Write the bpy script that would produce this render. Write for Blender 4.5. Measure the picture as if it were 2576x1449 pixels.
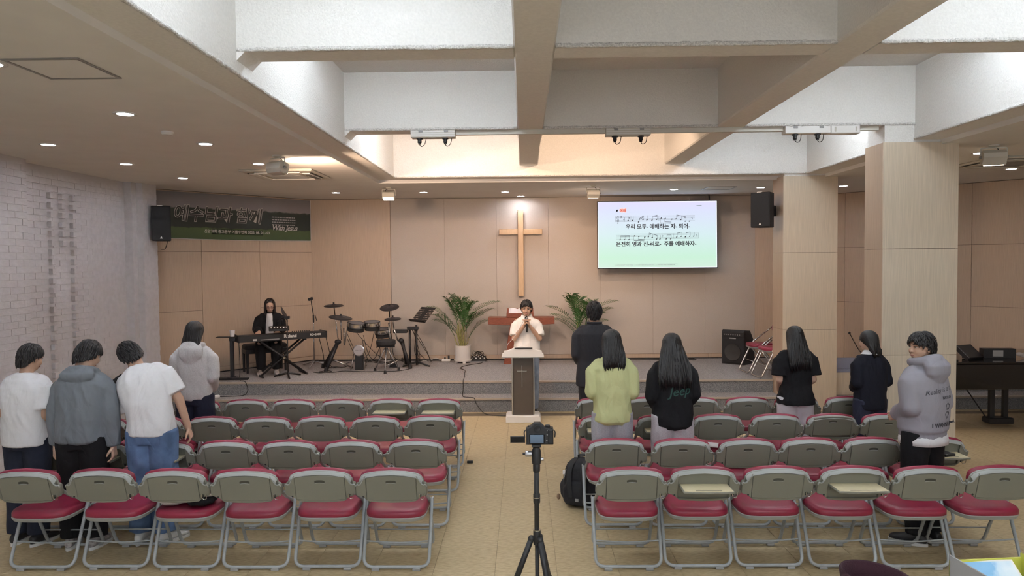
import bpy, bmesh, math, random
from mathutils import Vector, Matrix, noise
from mathutils.bvhtree import BVHTree
random.seed(7)
PI = math.pi
scene = bpy.context.scene
for o in list(bpy.data.objects):
    bpy.data.objects.remove(o)
col = scene.collection
V = Vector

# ------------------------------------------------------------------ camera
F_PX, CAM_H, ROLL = 1830.0, 2.243, 0.0078
fwd = V((1317 - 1288, 724.5 - 661, -F_PX)).normalized()      # room axis +Y seen from the camera
upv = V((-ROLL, 1, 0)); upv = (upv - fwd * upv.dot(fwd)).normalized()
rgt = fwd.cross(upv)
cam_d = bpy.data.cameras.new('camera'); cam = bpy.data.objects.new('camera', cam_d); col.objects.link(cam)
cam_d.sensor_width = 36.0; cam_d.lens = F_PX / 2576 * 36.0; cam_d.clip_start = 0.05; cam_d.clip_end = 100
# the camera axes expressed in room coordinates
R3 = Matrix(((rgt.x, rgt.y, rgt.z), (fwd.x, fwd.y, fwd.z), (upv.x, upv.y, upv.z)))
cam.matrix_world = Matrix.Translation((0, 0, CAM_H)) @ R3.to_4x4()
scene.camera = cam

# ------------------------------------------------------------------ world, exposure
w = bpy.data.worlds.new('world'); scene.world = w; w.use_nodes = True
w.node_tree.nodes['Background'].inputs[0].default_value = (0.05, 0.05, 0.055, 1)
w.node_tree.nodes['Background'].inputs[1].default_value = 1.0
vs = scene.view_settings
vs.view_transform = 'Standard'; vs.look = 'None'; vs.gamma = 1.0; vs.use_curve_mapping = False
vs.exposure = 0.45
K_COFFER, K_DOWN, K_WARM, K_FILL = 27.0, 135.0, 38.0, 1.9      # lamp and added fill strengths, used by the lamp builders below
try:
    cy = scene.cycles
    cy.max_bounces = 7; cy.diffuse_bounces = 5; cy.glossy_bounces = 3; cy.transmission_bounces = 4
    cy.sample_clamp_indirect = 6.0; cy.caustics_reflective = False; cy.caustics_refractive = False
    cy.use_denoising = True; cy.use_light_tree = False; cy.use_adaptive_sampling = True; cy.adaptive_threshold = 0.06
except Exception:
    pass

# ------------------------------------------------------------------ materials
MATS = {}
def mat(name, c, rough=0.6, metal=0.0, var=0.0, vscale=8.0, stretch=(1, 1, 1), bump=0.0, bscale=120.0, bstretch=(1, 1, 1),
        emit=None, estr=0.0, c2=None, spec=0.5, coat=0.0, objvar=0.0, sheen=0.0, detail=4.0, lo=0.35, hi=0.65, alpha=1.0, trans=0.0, fold=0.0, fscale=6.0):
    m = bpy.data.materials.new(name); m.use_nodes = True
    nt = m.node_tree; N = nt.nodes; L = nt.links; b = N['Principled BSDF']
    b.inputs['Base Color'].default_value = (*c, 1); b.inputs['Roughness'].default_value = rough; b.inputs['Metallic'].default_value = metal
    b.inputs['Specular IOR Level'].default_value = spec; b.inputs['Coat Weight'].default_value = coat; b.inputs['Sheen Weight'].default_value = sheen
    b.inputs['Alpha'].default_value = alpha; b.inputs['Transmission Weight'].default_value = trans
    if emit:
        b.inputs['Emission Color'].default_value = (*emit, 1); b.inputs['Emission Strength'].default_value = estr
    tc = None
    def coords(s):
        nonlocal tc
        tc = tc or N.new('ShaderNodeTexCoord')
        mp = N.new('ShaderNodeMapping'); mp.inputs['Scale'].default_value = s
        L.new(tc.outputs['Object'], mp.inputs['Vector']); return mp.outputs[0]
    src = None
    if var > 0 or c2:
        nz = N.new('ShaderNodeTexNoise'); nz.inputs['Scale'].default_value = vscale; nz.inputs['Detail'].default_value = detail
        L.new(coords(stretch), nz.inputs['Vector'])
        rp = N.new('ShaderNodeValToRGB'); rp.color_ramp.elements[0].position = lo; rp.color_ramp.elements[1].position = hi
        a = c2 if c2 else tuple(x * (1 - var) for x in c); d = c if c2 else tuple(min(1, x * (1 + var)) for x in c)
        rp.color_ramp.elements[0].color = (*a, 1); rp.color_ramp.elements[1].color = (*d, 1)
        L.new(nz.outputs[0], rp.inputs[0]); src = rp.outputs[0]
    if objvar > 0:
        oi = N.new('ShaderNodeObjectInfo'); mr = N.new('ShaderNodeMapRange'); mr.inputs[3].default_value = 1 - objvar; mr.inputs[4].default_value = 1 + objvar
        L.new(oi.outputs['Random'], mr.inputs[0])
        mx = N.new('ShaderNodeMix'); mx.data_type = 'RGBA'; mx.blend_type = 'MULTIPLY'; mx.inputs[0].default_value = 1.0
        if src: L.new(src, mx.inputs[6])
        else: mx.inputs[6].default_value = (*c, 1)
        cr = N.new('ShaderNodeCombineColor')
        for i in range(3): L.new(mr.outputs[0], cr.inputs[i])
        L.new(cr.outputs[0], mx.inputs[7]); src = mx.outputs[2]
    if src: L.new(src, b.inputs['Base Color'])
    if bump > 0:
        nb = N.new('ShaderNodeTexNoise'); nb.inputs['Scale'].default_value = bscale; nb.inputs['Detail'].default_value = 3.0
        L.new(coords(bstretch), nb.inputs['Vector'])
        bp = N.new('ShaderNodeBump'); bp.inputs['Strength'].default_value = bump; bp.inputs['Distance'].default_value = 0.01
        L.new(nb.outputs[0], bp.inputs['Height']); L.new(bp.outputs[0], b.inputs['Normal'])
    if fold > 0:                                 # soft cloth folds: ridged, slanted noise
        mp = coords((1, 1, .5)); nf_ = N.new('ShaderNodeTexNoise'); nf_.inputs['Scale'].default_value = fscale; nf_.inputs['Detail'].default_value = 2.0; nf_.inputs['Distortion'].default_value = 0.8
        L.new(mp, nf_.inputs['Vector'])
        a1 = N.new('ShaderNodeMath'); a1.operation = 'SUBTRACT'; a1.inputs[1].default_value = .5; L.new(nf_.outputs[0], a1.inputs[0])
        a2 = N.new('ShaderNodeMath'); a2.operation = 'ABSOLUTE'; L.new(a1.outputs[0], a2.inputs[0])
        a3 = N.new('ShaderNodeMath'); a3.operation = 'POWER'; a3.inputs[1].default_value = .6; L.new(a2.outputs[0], a3.inputs[0])
        b2 = N.new('ShaderNodeBump'); b2.inputs['Strength'].default_value = fold; b2.inputs['Distance'].default_value = .03; L.new(a3.outputs[0], b2.inputs['Height'])
        if bump > 0: L.new(bp.outputs[0], b2.inputs['Normal'])
        L.new(b2.outputs[0], b.inputs['Normal'])
    MATS[name] = m; return m

mat('paint_ceiling', (0.85, 0.835, 0.82), 0.85, var=0.02, vscale=3)
mat('stucco', (0.83, 0.82, 0.795), 0.9, var=0.03, vscale=60, bump=0.5, bscale=70)
mat('stucco_rim', (0.72, 0.71, 0.69), 0.95, var=0.2, vscale=90, bump=1.0, bscale=110)
mat('beam_paint', (0.84, 0.825, 0.80), 0.85, var=0.03, vscale=40, bump=0.12, bscale=90)
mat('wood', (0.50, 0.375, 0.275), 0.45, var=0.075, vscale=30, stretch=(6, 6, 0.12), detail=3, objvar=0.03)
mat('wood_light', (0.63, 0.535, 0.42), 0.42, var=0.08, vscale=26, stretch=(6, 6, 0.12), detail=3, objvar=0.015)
mat('fabric_wall', (0.47, 0.405, 0.345), 0.8, var=0.06, vscale=160, bump=0.12, bscale=260)
mat('seam', (0.10, 0.07, 0.05), 0.8)
mat('brick_paint', (0.56, 0.535, 0.545), 0.7, var=0.05, vscale=14, bump=0.25, bscale=60, objvar=0.02)
mat('brick_joint', (0.56, 0.535, 0.545), 0.85)
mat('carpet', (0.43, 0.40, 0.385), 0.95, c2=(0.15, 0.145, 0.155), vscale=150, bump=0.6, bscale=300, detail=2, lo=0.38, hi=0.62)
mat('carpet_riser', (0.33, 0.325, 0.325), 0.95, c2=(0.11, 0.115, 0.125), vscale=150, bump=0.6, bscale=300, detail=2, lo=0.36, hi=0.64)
mat('carpet_blue', (0.30, 0.31, 0.38), 0.95, c2=(0.15, 0.15, 0.20), vscale=150)
mat('nosing', (0.40, 0.335, 0.27), 0.55)
mat('tile', (0.50, 0.395, 0.235), 0.5, c2=(0.36, 0.275, 0.155), vscale=46, stretch=(0.45, 1.6, 1), detail=8, lo=0.33, hi=0.60, objvar=0.02, spec=0.45)
mat('tile_base', (0.13, 0.10, 0.07), 0.9)
mat('black', (0.012, 0.012, 0.014), 0.5)
mat('black_matte', (0.016, 0.016, 0.018), 0.8)
mat('black_gloss', (0.008, 0.008, 0.009), 0.12, coat=0.5)
mat('speaker_black', (0.010, 0.010, 0.012), 0.7, bump=0.3, bscale=400)
mat('chrome', (0.62, 0.62, 0.62), 0.22, metal=1.0)
mat('steel', (0.42, 0.42, 0.43), 0.38, metal=1.0)
mat('white_plastic', (0.80, 0.79, 0.77), 0.4)
mat('ivory_plastic', (0.62, 0.60, 0.54), 0.5)
mat('grey_plastic', (0.30, 0.30, 0.30), 0.5)
mat('cable', (0.012, 0.012, 0.012), 0.6)
mat('cable_white', (0.6, 0.6, 0.58), 0.5)
mat('lamp_cool', (1, 1, 1), 0.5, emit=(0.86, 0.90, 1.0), estr=K_DOWN)
mat('lamp_coffer', (1, 1, 1), 0.5, emit=(0.84, 0.92, 1.0), estr=K_COFFER)
mat('window_glow', (.9, .9, .9), 0.5, emit=(0.90, 0.95, 1.0), estr=K_FILL)  # emissive panes added behind the camera as fill light
mat('lamp_warm', (1, 1, 1), 0.5, emit=(1.0, 0.78, 0.58), estr=10)
mat('red_wood', (0.20, 0.052, 0.024), 0.42, var=0.18, vscale=22, stretch=(1, 6, 6))
mat('gold_wood', (0.56, 0.38, 0.22), 0.35, var=0.06, vscale=20, stretch=(5, 5, 0.3))
mat('paper', (0.78, 0.77, 0.80), 0.7)

# ------------------------------------------------------------------ mesh builder
class MB:
    def __init__(s): s.v = []; s.f = []
    def add(s, vs_, fs_):
        o = len(s.v); s.v += [tuple(p) for p in vs_]; s.f += [tuple(i + o for i in f) for f in fs_]; return s
    def box(s, x0, x1, y0, y1, z0, z1, M=None):
        p = [V((x, y, z)) for z in (z0, z1) for y in (y0, y1) for x in (x0, x1)]
        if M: p = [M @ q for q in p]
        return s.add(p, [(0, 2, 3, 1), (4, 5, 7, 6), (0, 1, 5, 4), (2, 6, 7, 3), (0, 4, 6, 2), (1, 3, 7, 5)])
    def cbox(s, c, d, M=None):
        return s.box(c[0] - d[0] / 2, c[0] + d[0] / 2, c[1] - d[1] / 2, c[1] + d[1] / 2, c[2] - d[2] / 2, c[2] + d[2] / 2, M)
    def prism(s, poly, d0, d1, axis='y', M=None):
        # poly: 2D outline; axis y: (x,z) extruded along y; axis x: (y,z) along x; axis z: (x,y) along z
        def P(a, b, d): return {'y': V((a, d, b)), 'x': V((d, a, b)), 'z': V((a, b, d))}[axis]
        n = len(poly); p = [P(a, b, d0) for a, b in poly] + [P(a, b, d1) for a, b in poly]
        if M: p = [M @ q for q in p]
        return s.add(p, [tuple(range(n))[::-1], tuple(range(n, 2 * n))] + [(i, (i + 1) % n, n + (i + 1) % n, n + i) for i in range(n)])
    def bevprism(s, poly, d0, d1, b=0.004, axis='y', M=None):
        # prism whose d1 and d0 faces are inset by b (chamfered edges)
        c = V((sum(a for a, _ in poly) / len(poly), sum(z for _, z in poly) / len(poly)))
        def ins(q, k):
            n = len(poly); out = []
            for i in range(n):
                p0, p1, p2 = V(poly[i - 1]), V(poly[i]), V(poly[(i + 1) % n])
                e1 = (p1 - p0); e2 = (p2 - p1)
                if e1.length < 1e-9 or e2.length < 1e-9: out.append(p1); continue
                n1 = V((-e1.y, e1.x)).normalized(); n2 = V((-e2.y, e2.x)).normalized()
                m_ = n1 + n2
                if m_.length < 1e-6: m_ = n1
                m_.normalize(); m_ = m_ * (k / max(0.4, m_.dot(n1)))
                cand = p1 + m_
                if (cand - c).length > (p1 - c).length: cand = p1 - m_
                out.append(cand)
            return out
        def P(a, bb, d): return {'y': V((a, d, bb)), 'x': V((d, a, bb)), 'z': V((a, bb, d))}[axis]
        sg = 1 if d1 > d0 else -1
        ip = ins(poly, b); n = len(poly)
        rings = [[P(a, z, d0) for a, z in ip], [P(a, z, d0 + sg * b) for a, z in poly], [P(a, z, d1 - sg * b) for a, z in poly], [P(a, z, d1) for a, z in ip]]
        p = [q for r in rings for q in r]
        if M: p = [M @ q for q in p]
        fs = [tuple(range(n))[::-1], tuple(range(3 * n, 4 * n))]
        for k in range(3):
            fs += [(k * n + i, k * n + (i + 1) % n, (k + 1) * n + (i + 1) % n, (k + 1) * n + i) for i in range(n)]
        return s.add(p, fs)
    def bevbox(s, x0, x1, y0, y1, z0, z1, b=0.004, axis='y', M=None):
        if axis == 'y': return s.bevprism([(x0, z0), (x1, z0), (x1, z1), (x0, z1)], y0, y1, b, 'y', M)
        if axis == 'z': return s.bevprism([(x0, y0), (x1, y0), (x1, y1), (x0, y1)], z0, z1, b, 'z', M)
        return s.bevprism([(y0, z0), (y1, z0), (y1, z1), (y0, z1)], x0, x1, b, 'x', M)
    def tube(s, pts, r, n=8, caps=True, flat=1.0, closed=False):
        pts = [V(p) for p in pts]; k = len(pts)
        rr = r if isinstance(r, (list, tuple)) else [r] * k
        T = []
        for i in range(k):
            a = pts[i - 1] if (i > 0 or closed) else pts[i]; b = pts[(i + 1) % k] if (i < k - 1 or closed) else pts[i]
            t = (b - a); T.append(t.normalized() if t.length > 1e-9 else V((0, 0, 1)))
        up = V((0, 0, 1)) if abs(T[0].z) < 0.9 else V((0, 1, 0))
        u = T[0].cross(up).normalized(); ring = []
        for i in range(k):
            u = (u - T[i] * u.dot(T[i]))
            u = u.normalized() if u.length > 1e-6 else T[i].orthogonal().normalized()
            w_ = T[i].cross(u)
            ring.append([pts[i] + (u * math.cos(2 * PI * j / n) + w_ * math.sin(2 * PI * j / n) * flat) * rr[i] for j in range(n)])
        vv = [q for g in ring for q in g]; fs = []
        for i in range(k if closed else k - 1):
            a, b = i * n, ((i + 1) % k) * n
            fs += [(a + j, a + (j + 1) % n, b + (j + 1) % n, b + j) for j in range(n)]
        if caps and not closed: fs += [tuple(range(n))[::-1], tuple((k - 1) * n + j for j in range(n))]
        return s.add(vv, fs)
    def cyl(s, c, r, h, n=20, axis='z', r2=None):
        d = {'z': V((0, 0, h)), 'y': V((0, h, 0)), 'x': V((h, 0, 0))}[axis]
        return s.tube([V(c), V(c) + d], [r, r if r2 is None else r2], n)
    def lathe(s, prof, c=(0, 0, 0), n=24, M=None):
        k = len(prof); p = []
        for r, z in prof: p += [V((c[0] + r * math.cos(2 * PI * j / n), c[1] + r * math.sin(2 * PI * j / n), c[2] + z)) for j in range(n)]
        if M: p = [M @ q for q in p]
        fs = []
        for i in range(k - 1): fs += [(i * n + j, i * n + (j + 1) % n, (i + 1) * n + (j + 1) % n, (i + 1) * n + j) for j in range(n)]
        fs += [tuple(range(n))[::-1], tuple((k - 1) * n + j for j in range(n))]
        return s.add(p, fs)
    def ell(s, c, r, M=None, nu=16, nv=10):
        p = []; fs = []
        for i in range(1, nv):
            th = PI * i / nv
            for j in range(nu):
                ph = 2 * PI * j / nu; p.append(V((r[0] * math.sin(th) * math.cos(ph), r[1] * math.sin(th) * math.sin(ph), r[2] * math.cos(th))))
        p += [V((0, 0, r[2])), V((0, 0, -r[2]))]; T_, B_ = len(p) - 2, len(p) - 1
        for i in range(nv - 2):
            for j in range(nu): fs.append((i * nu + j, (i + 1) * nu + j, (i + 1) * nu + (j + 1) % nu, i * nu + (j + 1) % nu))
        for j in range(nu):
            fs.append((T_, j, (j + 1) % nu)); fs.append((B_, (nv - 2) * nu + (j + 1) % nu, (nv - 2) * nu + j))
        c = V(c); p = [((M @ q) if M else q) + c for q in p]
        return s.add(p, fs)
    def cap(s, a, b, ra, rb, n=12):
        a, b = V(a), V(b); d = (b - a)
        if d.length < 1e-6: return s.ell(a, (ra, ra, ra))
        d.normalize(); pts = []; rr = []
        for k in range(5): t = PI / 2 * k / 4; pts.append(a - d * ra * math.cos(t)); rr.append(max(ra * math.sin(t), ra * 0.02))
        for k in range(5): t = PI / 2 * (1 - k / 4); pts.append(b + d * rb * math.cos(t)); rr.append(max(rb * math.sin(t), rb * 0.02))
        return s.tube(pts, rr, n)
    def loft(s, rings, n=28, pw=2.0):
        # rings: (center, xaxis*rx, yaxis*ry); superellipse exponent pw
        vv = []
        for c, ax, ay in rings:
            for j in range(n):
                t = 2 * PI * j / n; ca, sa = math.cos(t), math.sin(t)
                vv.append(V(c) + V(ax) * (abs(ca) ** (2 / pw) * (1 if ca >= 0 else -1)) + V(ay) * (abs(sa) ** (2 / pw) * (1 if sa >= 0 else -1)))
        k = len(rings); fs = []
        for i in range(k - 1): fs += [(i * n + j, i * n + (j + 1) % n, (i + 1) * n + (j + 1) % n, (i + 1) * n + j) for j in range(n)]
        fs += [tuple(range(n))[::-1], tuple((k - 1) * n + j for j in range(n))]
        return s.add(vv, fs)
    def mesh(s, name, m, smooth=False):
        me = bpy.data.meshes.new(name); me.from_pydata(s.v, [], s.f); me.materials.append(MATS[m])
        bm = bmesh.new(); bm.from_mesh(me); bmesh.ops.recalc_face_normals(bm, faces=bm.faces); bm.to_mesh(me); bm.free()
        if smooth: me.shade_smooth() if smooth is True else me.set_sharp_from_angle(angle=smooth)
        if smooth and smooth is not True:
            me.shade_smooth(); me.set_sharp_from_angle(angle=smooth)
        return me
    def build(s, name, m, parent=None, smooth=False):
        return obj(name, s.mesh(name, m, smooth), parent)

def obj(name, me, parent=None, loc=None, rz=None):
    o = bpy.data.objects.new(name, me); col.objects.link(o)
    if parent: o.parent = parent
    if loc is not None: o.location = loc
    if rz is not None: o.rotation_euler = (0, 0, rz)
    return o
SM = 0.6
def tag(o, label=None, cat=None, group=None, kind=None):
    for k, v in (('label', label), ('category', cat), ('group', group), ('kind', kind)):
        if v: o[k] = v
    return o
def empty(name, loc=(0, 0, 0), rz=0, label=None, cat=None, group=None, kind=None):
    o = bpy.data.objects.new(name, None); col.objects.link(o); o.location = loc; o.rotation_euler = (0, 0, rz); o.empty_display_size = 0.05
    return tag(o, label, cat, group, kind)
def struct(o, label=None): o['kind'] = 'structure'; return tag(o, label)
def copy_tree(o, parent=None):
    c = o.copy(); col.objects.link(c)
    if parent: c.parent = parent
    for ch in list(o.children): copy_tree(ch, c)
    return c
def fillet(pts, r, n=5):
    pts = [V(p) for p in pts]; out = [pts[0]]
    for i in range(1, len(pts) - 1):
        a, b, c = pts[i - 1], pts[i], pts[i + 1]; d1 = (a - b); d2 = (c - b); k = min(r, d1.length * .49, d2.length * .49)
        p, q = b + d1.normalized() * k, b + d2.normalized() * k
        for j in range(n + 1): t = j / n; out.append(p * (1 - t) ** 2 + b * 2 * t * (1 - t) + q * t * t)
    return out + [pts[-1]]
def spline(pts, n=6):
    pts = [V(p) for p in pts]; out = []
    for i in range(len(pts) - 1):
        p0 = pts[max(i - 1, 0)]; p1 = pts[i]; p2 = pts[i + 1]; p3 = pts[min(i + 2, len(pts) - 1)]
        for j in range(n):
            t = j / n; out.append(0.5 * ((2 * p1) + (p2 - p0) * t + (2 * p0 - 5 * p1 + 4 * p2 - p3) * t * t + (3 * p1 - p0 - 3 * p2 + p3) * t ** 3))
    return out + [pts[-1]]
def rotz(a): return Matrix.Rotation(a, 4, 'Z')
def TR(loc, rz=0, rx=0, ry=0): return Matrix.Translation(loc) @ Matrix.Rotation(rz, 4, 'Z') @ Matrix.Rotation(ry, 4, 'Y') @ Matrix.Rotation(rx, 4, 'X')
def frame(a, b, roll=(0, 0, 1)):
    # matrix whose local z runs from a to b
    z = (V(b) - V(a)).normalized(); x = V(roll).cross(z)
    x = x.normalized() if x.length > 1e-6 else z.orthogonal().normalized(); y = z.cross(x)
    return Matrix.Translation(a) @ Matrix((x, y, z)).transposed().to_4x4()
WS = bpy.data.scenes.new('workshop')          # scratch scene for shaping meshes, removed at the end
def remesh(mb, voxel, smooth=4, fac=0.5):
    me = bpy.data.meshes.new('tmp'); me.from_pydata([tuple(v) for v in mb.v], [], mb.f)
    bm = bmesh.new(); bm.from_mesh(me); bmesh.ops.recalc_face_normals(bm, faces=bm.faces); bm.to_mesh(me); bm.free()
    o = bpy.data.objects.new('tmp', me); WS.collection.objects.link(o)
    md = o.modifiers.new('r', 'REMESH'); md.mode = 'VOXEL'; md.voxel_size = voxel; md.use_smooth_shade = True
    if smooth: sm = o.modifiers.new('s', 'SMOOTH'); sm.factor = fac; sm.iterations = smooth
    WS.view_layers[0].update(); dg = WS.view_layers[0].depsgraph
    out = bpy.data.meshes.new_from_object(o.evaluated_get(dg))
    bpy.data.objects.remove(o); bpy.data.meshes.remove(me)
    return out
def text_mesh(body, size, shear=0.0, extrude=0.0, bold=0.0, align='CENTER', spacing=1.0, res=3):
    cu = bpy.data.curves.new('lettering', 'FONT'); cu.body = body; cu.size = size; cu.shear = shear; cu.extrude = extrude; cu.offset = bold
    cu.align_x = align; cu.align_y = 'CENTER'; cu.space_character = spacing; cu.resolution_u = res
    o = bpy.data.objects.new('tmp', cu); WS.collection.objects.link(o)
    WS.view_layers[0].update(); dg = WS.view_layers[0].depsgraph
    me = bpy.data.meshes.new_from_object(o.evaluated_get(dg))
    bpy.data.objects.remove(o); return me
def lettering(name, body, size, M, m, parent, **kw):
    me = text_mesh(body, size, extrude=kw.pop('extrude', 0.0006), **kw); me.transform(M); me.materials.clear(); me.materials.append(MATS[m]); me.name = name
    return obj(name, me, parent)
# ================================================================== the setting
ZC, ZE, ZB, ZT = 3.48, 3.525, 3.69, 4.31          # low ceiling, coffer rim, beam underside, coffer top
X0, X1, YB = -1.93, 4.20, 10.885                   # opening of the coffered field
YF = -3.2                                          # wall behind the camera
XL, XR, YW = -6.6, 8.3, 13.82

# floor: 45 cm tiles on a dark bed
fl = struct(MB().box(XL, XR, YF, 10.9, -0.06, -0.004).build('floor', 'tile_base'), 'beige vinyl tile floor of the hall')
tile_me = MB().bevbox(-0.2242, 0.2242, -0.2242, 0.2242, -0.004, 0.0, 0.0008, 'z').mesh('tile', 'tile')
cand = []
for i in range(-14, 19):
    for j in range(0, 27):
        cx, cyy = i * 0.45, 5.195 - 0.225 + (j - 18) * 0.45 + 0.45 * 8
        if cyy > 10.8 or cyy < YF + .2 or cx < XL + .2 or cx > XR - .2: continue
        vis = cyy > 4.3 and abs(cx - cyy * -0.02) < cyy * 0.78
        aisle = 0 if abs(cx - 0.0) < 0.8 else (1 if (cx > 4.2) else 2)
        cand.append((0 if vis else 1, aisle, cyy + abs(cx) * 0.3, cx, cyy))
cand.sort()
rest = MB()
for k, (a, b, c, cx, cyy) in enumerate(cand):
    if k < 290: obj('tile', tile_me, fl, (cx, cyy, 0))
    else: rest.box(cx - .2242, cx + .2242, cyy - .2242, cyy + .2242, -0.004, 0.0)
# strips left over at the rim of the tiled field
rest.box(XL, XR, 10.80, 10.884, -0.004, 0.0)
o = rest.build('tile_field', 'tile', fl); o['kind'] = 'stuff'

# stage of two carpeted steps
st = struct(empty('floor_stage'), 'grey carpeted stage with one step along its front')
def slab(name, x0, x1, y0, y1, z0, z1, top='carpet', nose=True):
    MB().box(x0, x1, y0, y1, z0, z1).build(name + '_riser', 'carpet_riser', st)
    MB().box(x0, x1, y0 + 0.02, y1, z1, z1 + 0.004).build(name + '_carpet', top, st)
    if nose: MB().bevbox(x0, x1, y0 - 0.012, y0 + 0.022, z1 - 0.022, z1 + 0.006, 0.003, 'x').build('nosing', 'nosing', st)
slab('step', XL, 3.855, 10.885, 11.284, 0, 0.20); slab('step', 4.66, XR, 10.885, 11.284, 0, 0.20)
slab('platform', XL, 3.855, 11.284, 14.2, 0, 0.40); slab('platform', 4.66, XR, 11.284, 14.2, 0, 0.40); slab('platform', 3.855, 4.66, 11.345, 14.2, 0, 0.40, nose=False)
ZS = 0.404

# ---- ceiling: low flat ceiling round a coffered field
ce = struct(empty('ceiling'), 'beige painted ceiling round a coffered field')
c = MB()
c.box(XL, -2.21, YF, 14.2, ZC, ZC + .08); c.box(4.48, XR, YF, 14.2, ZC, ZC + .08); c.box(-2.21, 4.48, 11.17, 14.2, ZC, ZC + .08)
c.build('low_ceiling', 'paint_ceiling', ce)
def rim(pts, name='soffit'):
    MB().box(*pts).build(name, 'beam_paint', ce)
rim((-2.21, X0, YF, YB, ZE, ZT + .1)); rim((X1, 4.48, YF, YB, ZE, ZT + .1)); rim((-2.21, 4.48, YB, 11.17, ZE, ZT + .1))
# white stucco lining of the field's rim
def lining(x0, x1, y0, y1, z0, z1): MB().box(x0, x1, y0, y1, z0, z1).build('coffer_lining', 'stucco', ce)
def roughrim(a, b, r=0.016, name='rough_edge'):
    a, b = V(a), V(b); n = max(2, int((b - a).length / 0.03)); d = (b - a) / n
    pts = [a + d * i + V((random.uniform(-1, 1), random.uniform(-1, 1), random.uniform(-1, 1))) * 0.0025 for i in range(n + 1)]
    MB().tube(pts, [r * random.uniform(.85, 1.12) for _ in pts], 6).build(name, 'stucco_rim', ce, True)
BX = [(-0.057, 0.225), (2.10, 2.395)]                                   # beams running away from the camera
BY = [(-4.06, -3.79), (-1.07, -0.80), (1.92, 2.19), (4.93, 5.22), (7.90, 8.18)]     # cross beams
for a, b in BX:
    MB().prism([(a + .012, ZB), (b - .012, ZB), (b, ZB + .014), (b, ZT + .05), (a, ZT + .05), (a, ZB + .014)], YF, YB, 'y').build('beam', 'stucco', ce)
    MB().box(a + .014, b - .014, YF, YB, ZB - .0015, ZB).build('beam_underside', 'beam_paint', ce)
xs = [X0] + [q for p in BX for q in p] + [X1]
for a, b in BY[1:]:
    for k in range(0, 6, 2):
        x0, x1 = xs[k], xs[k + 1]
        MB().prism([(a + .012, ZB), (b - .012, ZB), (b, ZB + .014), (b, ZT + .05), (a, ZT + .05), (a, ZB + .014)], x0, x1, 'x').build('cross_beam', 'stucco', ce)
        MB().box(x0, x1, a + .014, b - .014, ZB - .0015, ZB).build('cross_beam_underside', 'beam_paint', ce)
        if a > 4: roughrim((x0, a + .006, ZB + .006), (x1, a + .006, ZB + .006))
    # haunch where the cross beam meets the rim
    MB().prism([(X0, ZB - .07), (X0, ZB), (X0 + .07, ZB)], a, b, 'y').build('haunch', 'beam_paint', ce)
lining(X0 - .004, X0 + .004, YF, YB, ZE + .01, ZT); lining(X1 - .004, X1 + .004, YF, YB, ZE + .01, ZT); lining(X0, X1, YB - .006, YB + .004, ZE + .01, ZT)
roughrim((X0 + .004, YF, ZE + .012), (X0 + .004, YB, ZE + .012)); roughrim((X1 - .004, YF, ZE + .012), (X1 - .004, YB, ZE + .012))
roughrim((X0, YB - .006, ZE + .012), (X1, YB - .006, ZE + .012), 0.010)
MB().box(X0, X1, YF, YB, ZT, ZT + .06).build('coffer_top', 'stucco', ce)
# fascia strip between soffit and the low ceiling
for nm, b in (('fascia', (-2.235, -2.205, YF, 11.175, ZC - .004, ZE + .01)), ('fascia', (4.475, 4.505, YF, 11.175, ZC - .004, ZE + .01)), ('fascia', (-2.235, 4.505, 11.165, 11.195, ZC - .004, ZE + .01))):
    MB().box(*b).build(nm, 'paint_ceiling', ce)

# ---- lamps in the outer coffers: hung battens hidden above the beams
rows = [(-3.2, -1.07, 'rearmost'), (-0.80, 1.92, 'second rear'), (2.19, 4.93, 'near'), (5.22, 7.90, 'middle'), (8.18, 10.885, 'far')]
for y0, y1, w_ in rows:
    bays = [(X0, BX[0][0], 'left'), (BX[1][1], X1, 'right')] + ([(BX[0][1], BX[1][0], 'middle')] if y1 < 2 else [])  # rear middle bay lamps are added to brighten the hall
    for (x0, x1, sd) in bays:
        yl = y0 + (y1 - y0) * (0.30 if y1 > 6 else 0.5); xm = (x0 + x1) / 2
        t = empty('coffer_lamp', (xm, yl, ZT), 0, f'white batten lamp inside the {w_} coffer of the {dict(left="wall side", right="column side", middle="middle bay")[sd]}', 'lamp', 'coffer lamps')
        MB().bevbox(-.62, .62, -.06, .06, -.05, 0, .006, 'z').build('housing', 'white_plastic', t)
        for dy in (-.10, .10):
            MB().tube([(-.6, dy, -.06), (.6, dy, -.06)], .03, 10).build('tube', 'lamp_coffer', t, True)

# ---- walls
def wall_panels(parent, A, B, cols, rows_, m, th=0.022, gap=0.004, inner=1):
    # panels hung on a vertical plane from A to B (2D); cols, rows_: list of (u0,u1,z0,z1)
    A, B = V(A), V(B); d = (B - A).normalized(); n = V((d.y, -d.x)) * inner; ang = math.atan2(d.y, d.x)
    for (u0, u1, z0, z1) in cols:
        M = Matrix.Translation((A.x, A.y, 0)) @ Matrix.Rotation(ang, 4, 'Z')
        mb = MB().bevbox(u0 + gap / 2, u1 - gap / 2, -th * inner if inner > 0 else 0, 0 if inner > 0 else th, z0 + gap / 2, z1 - gap / 2, 0.002, 'y')
        o = mb.build('panel', m, parent); o.matrix_local = M
wb = struct(MB().box(-4.2, 5.8, YW + .03, YW + .2, 0.39, ZC + .05).build('wall_back', 'seam'), 'beige stage wall behind the cross')
Zp = [0.495, 3.475]
wall_panels(wb, (-4.05, YW + .025), (5.66, YW + .025), [(0.0, 1.52, Zp[0], Zp[1])], None, 'wood', 0.016)
seams = [-2.525, -1.50, -0.51, 0.475, 1.46, 2.45, 3.43, 4.37]
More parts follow.
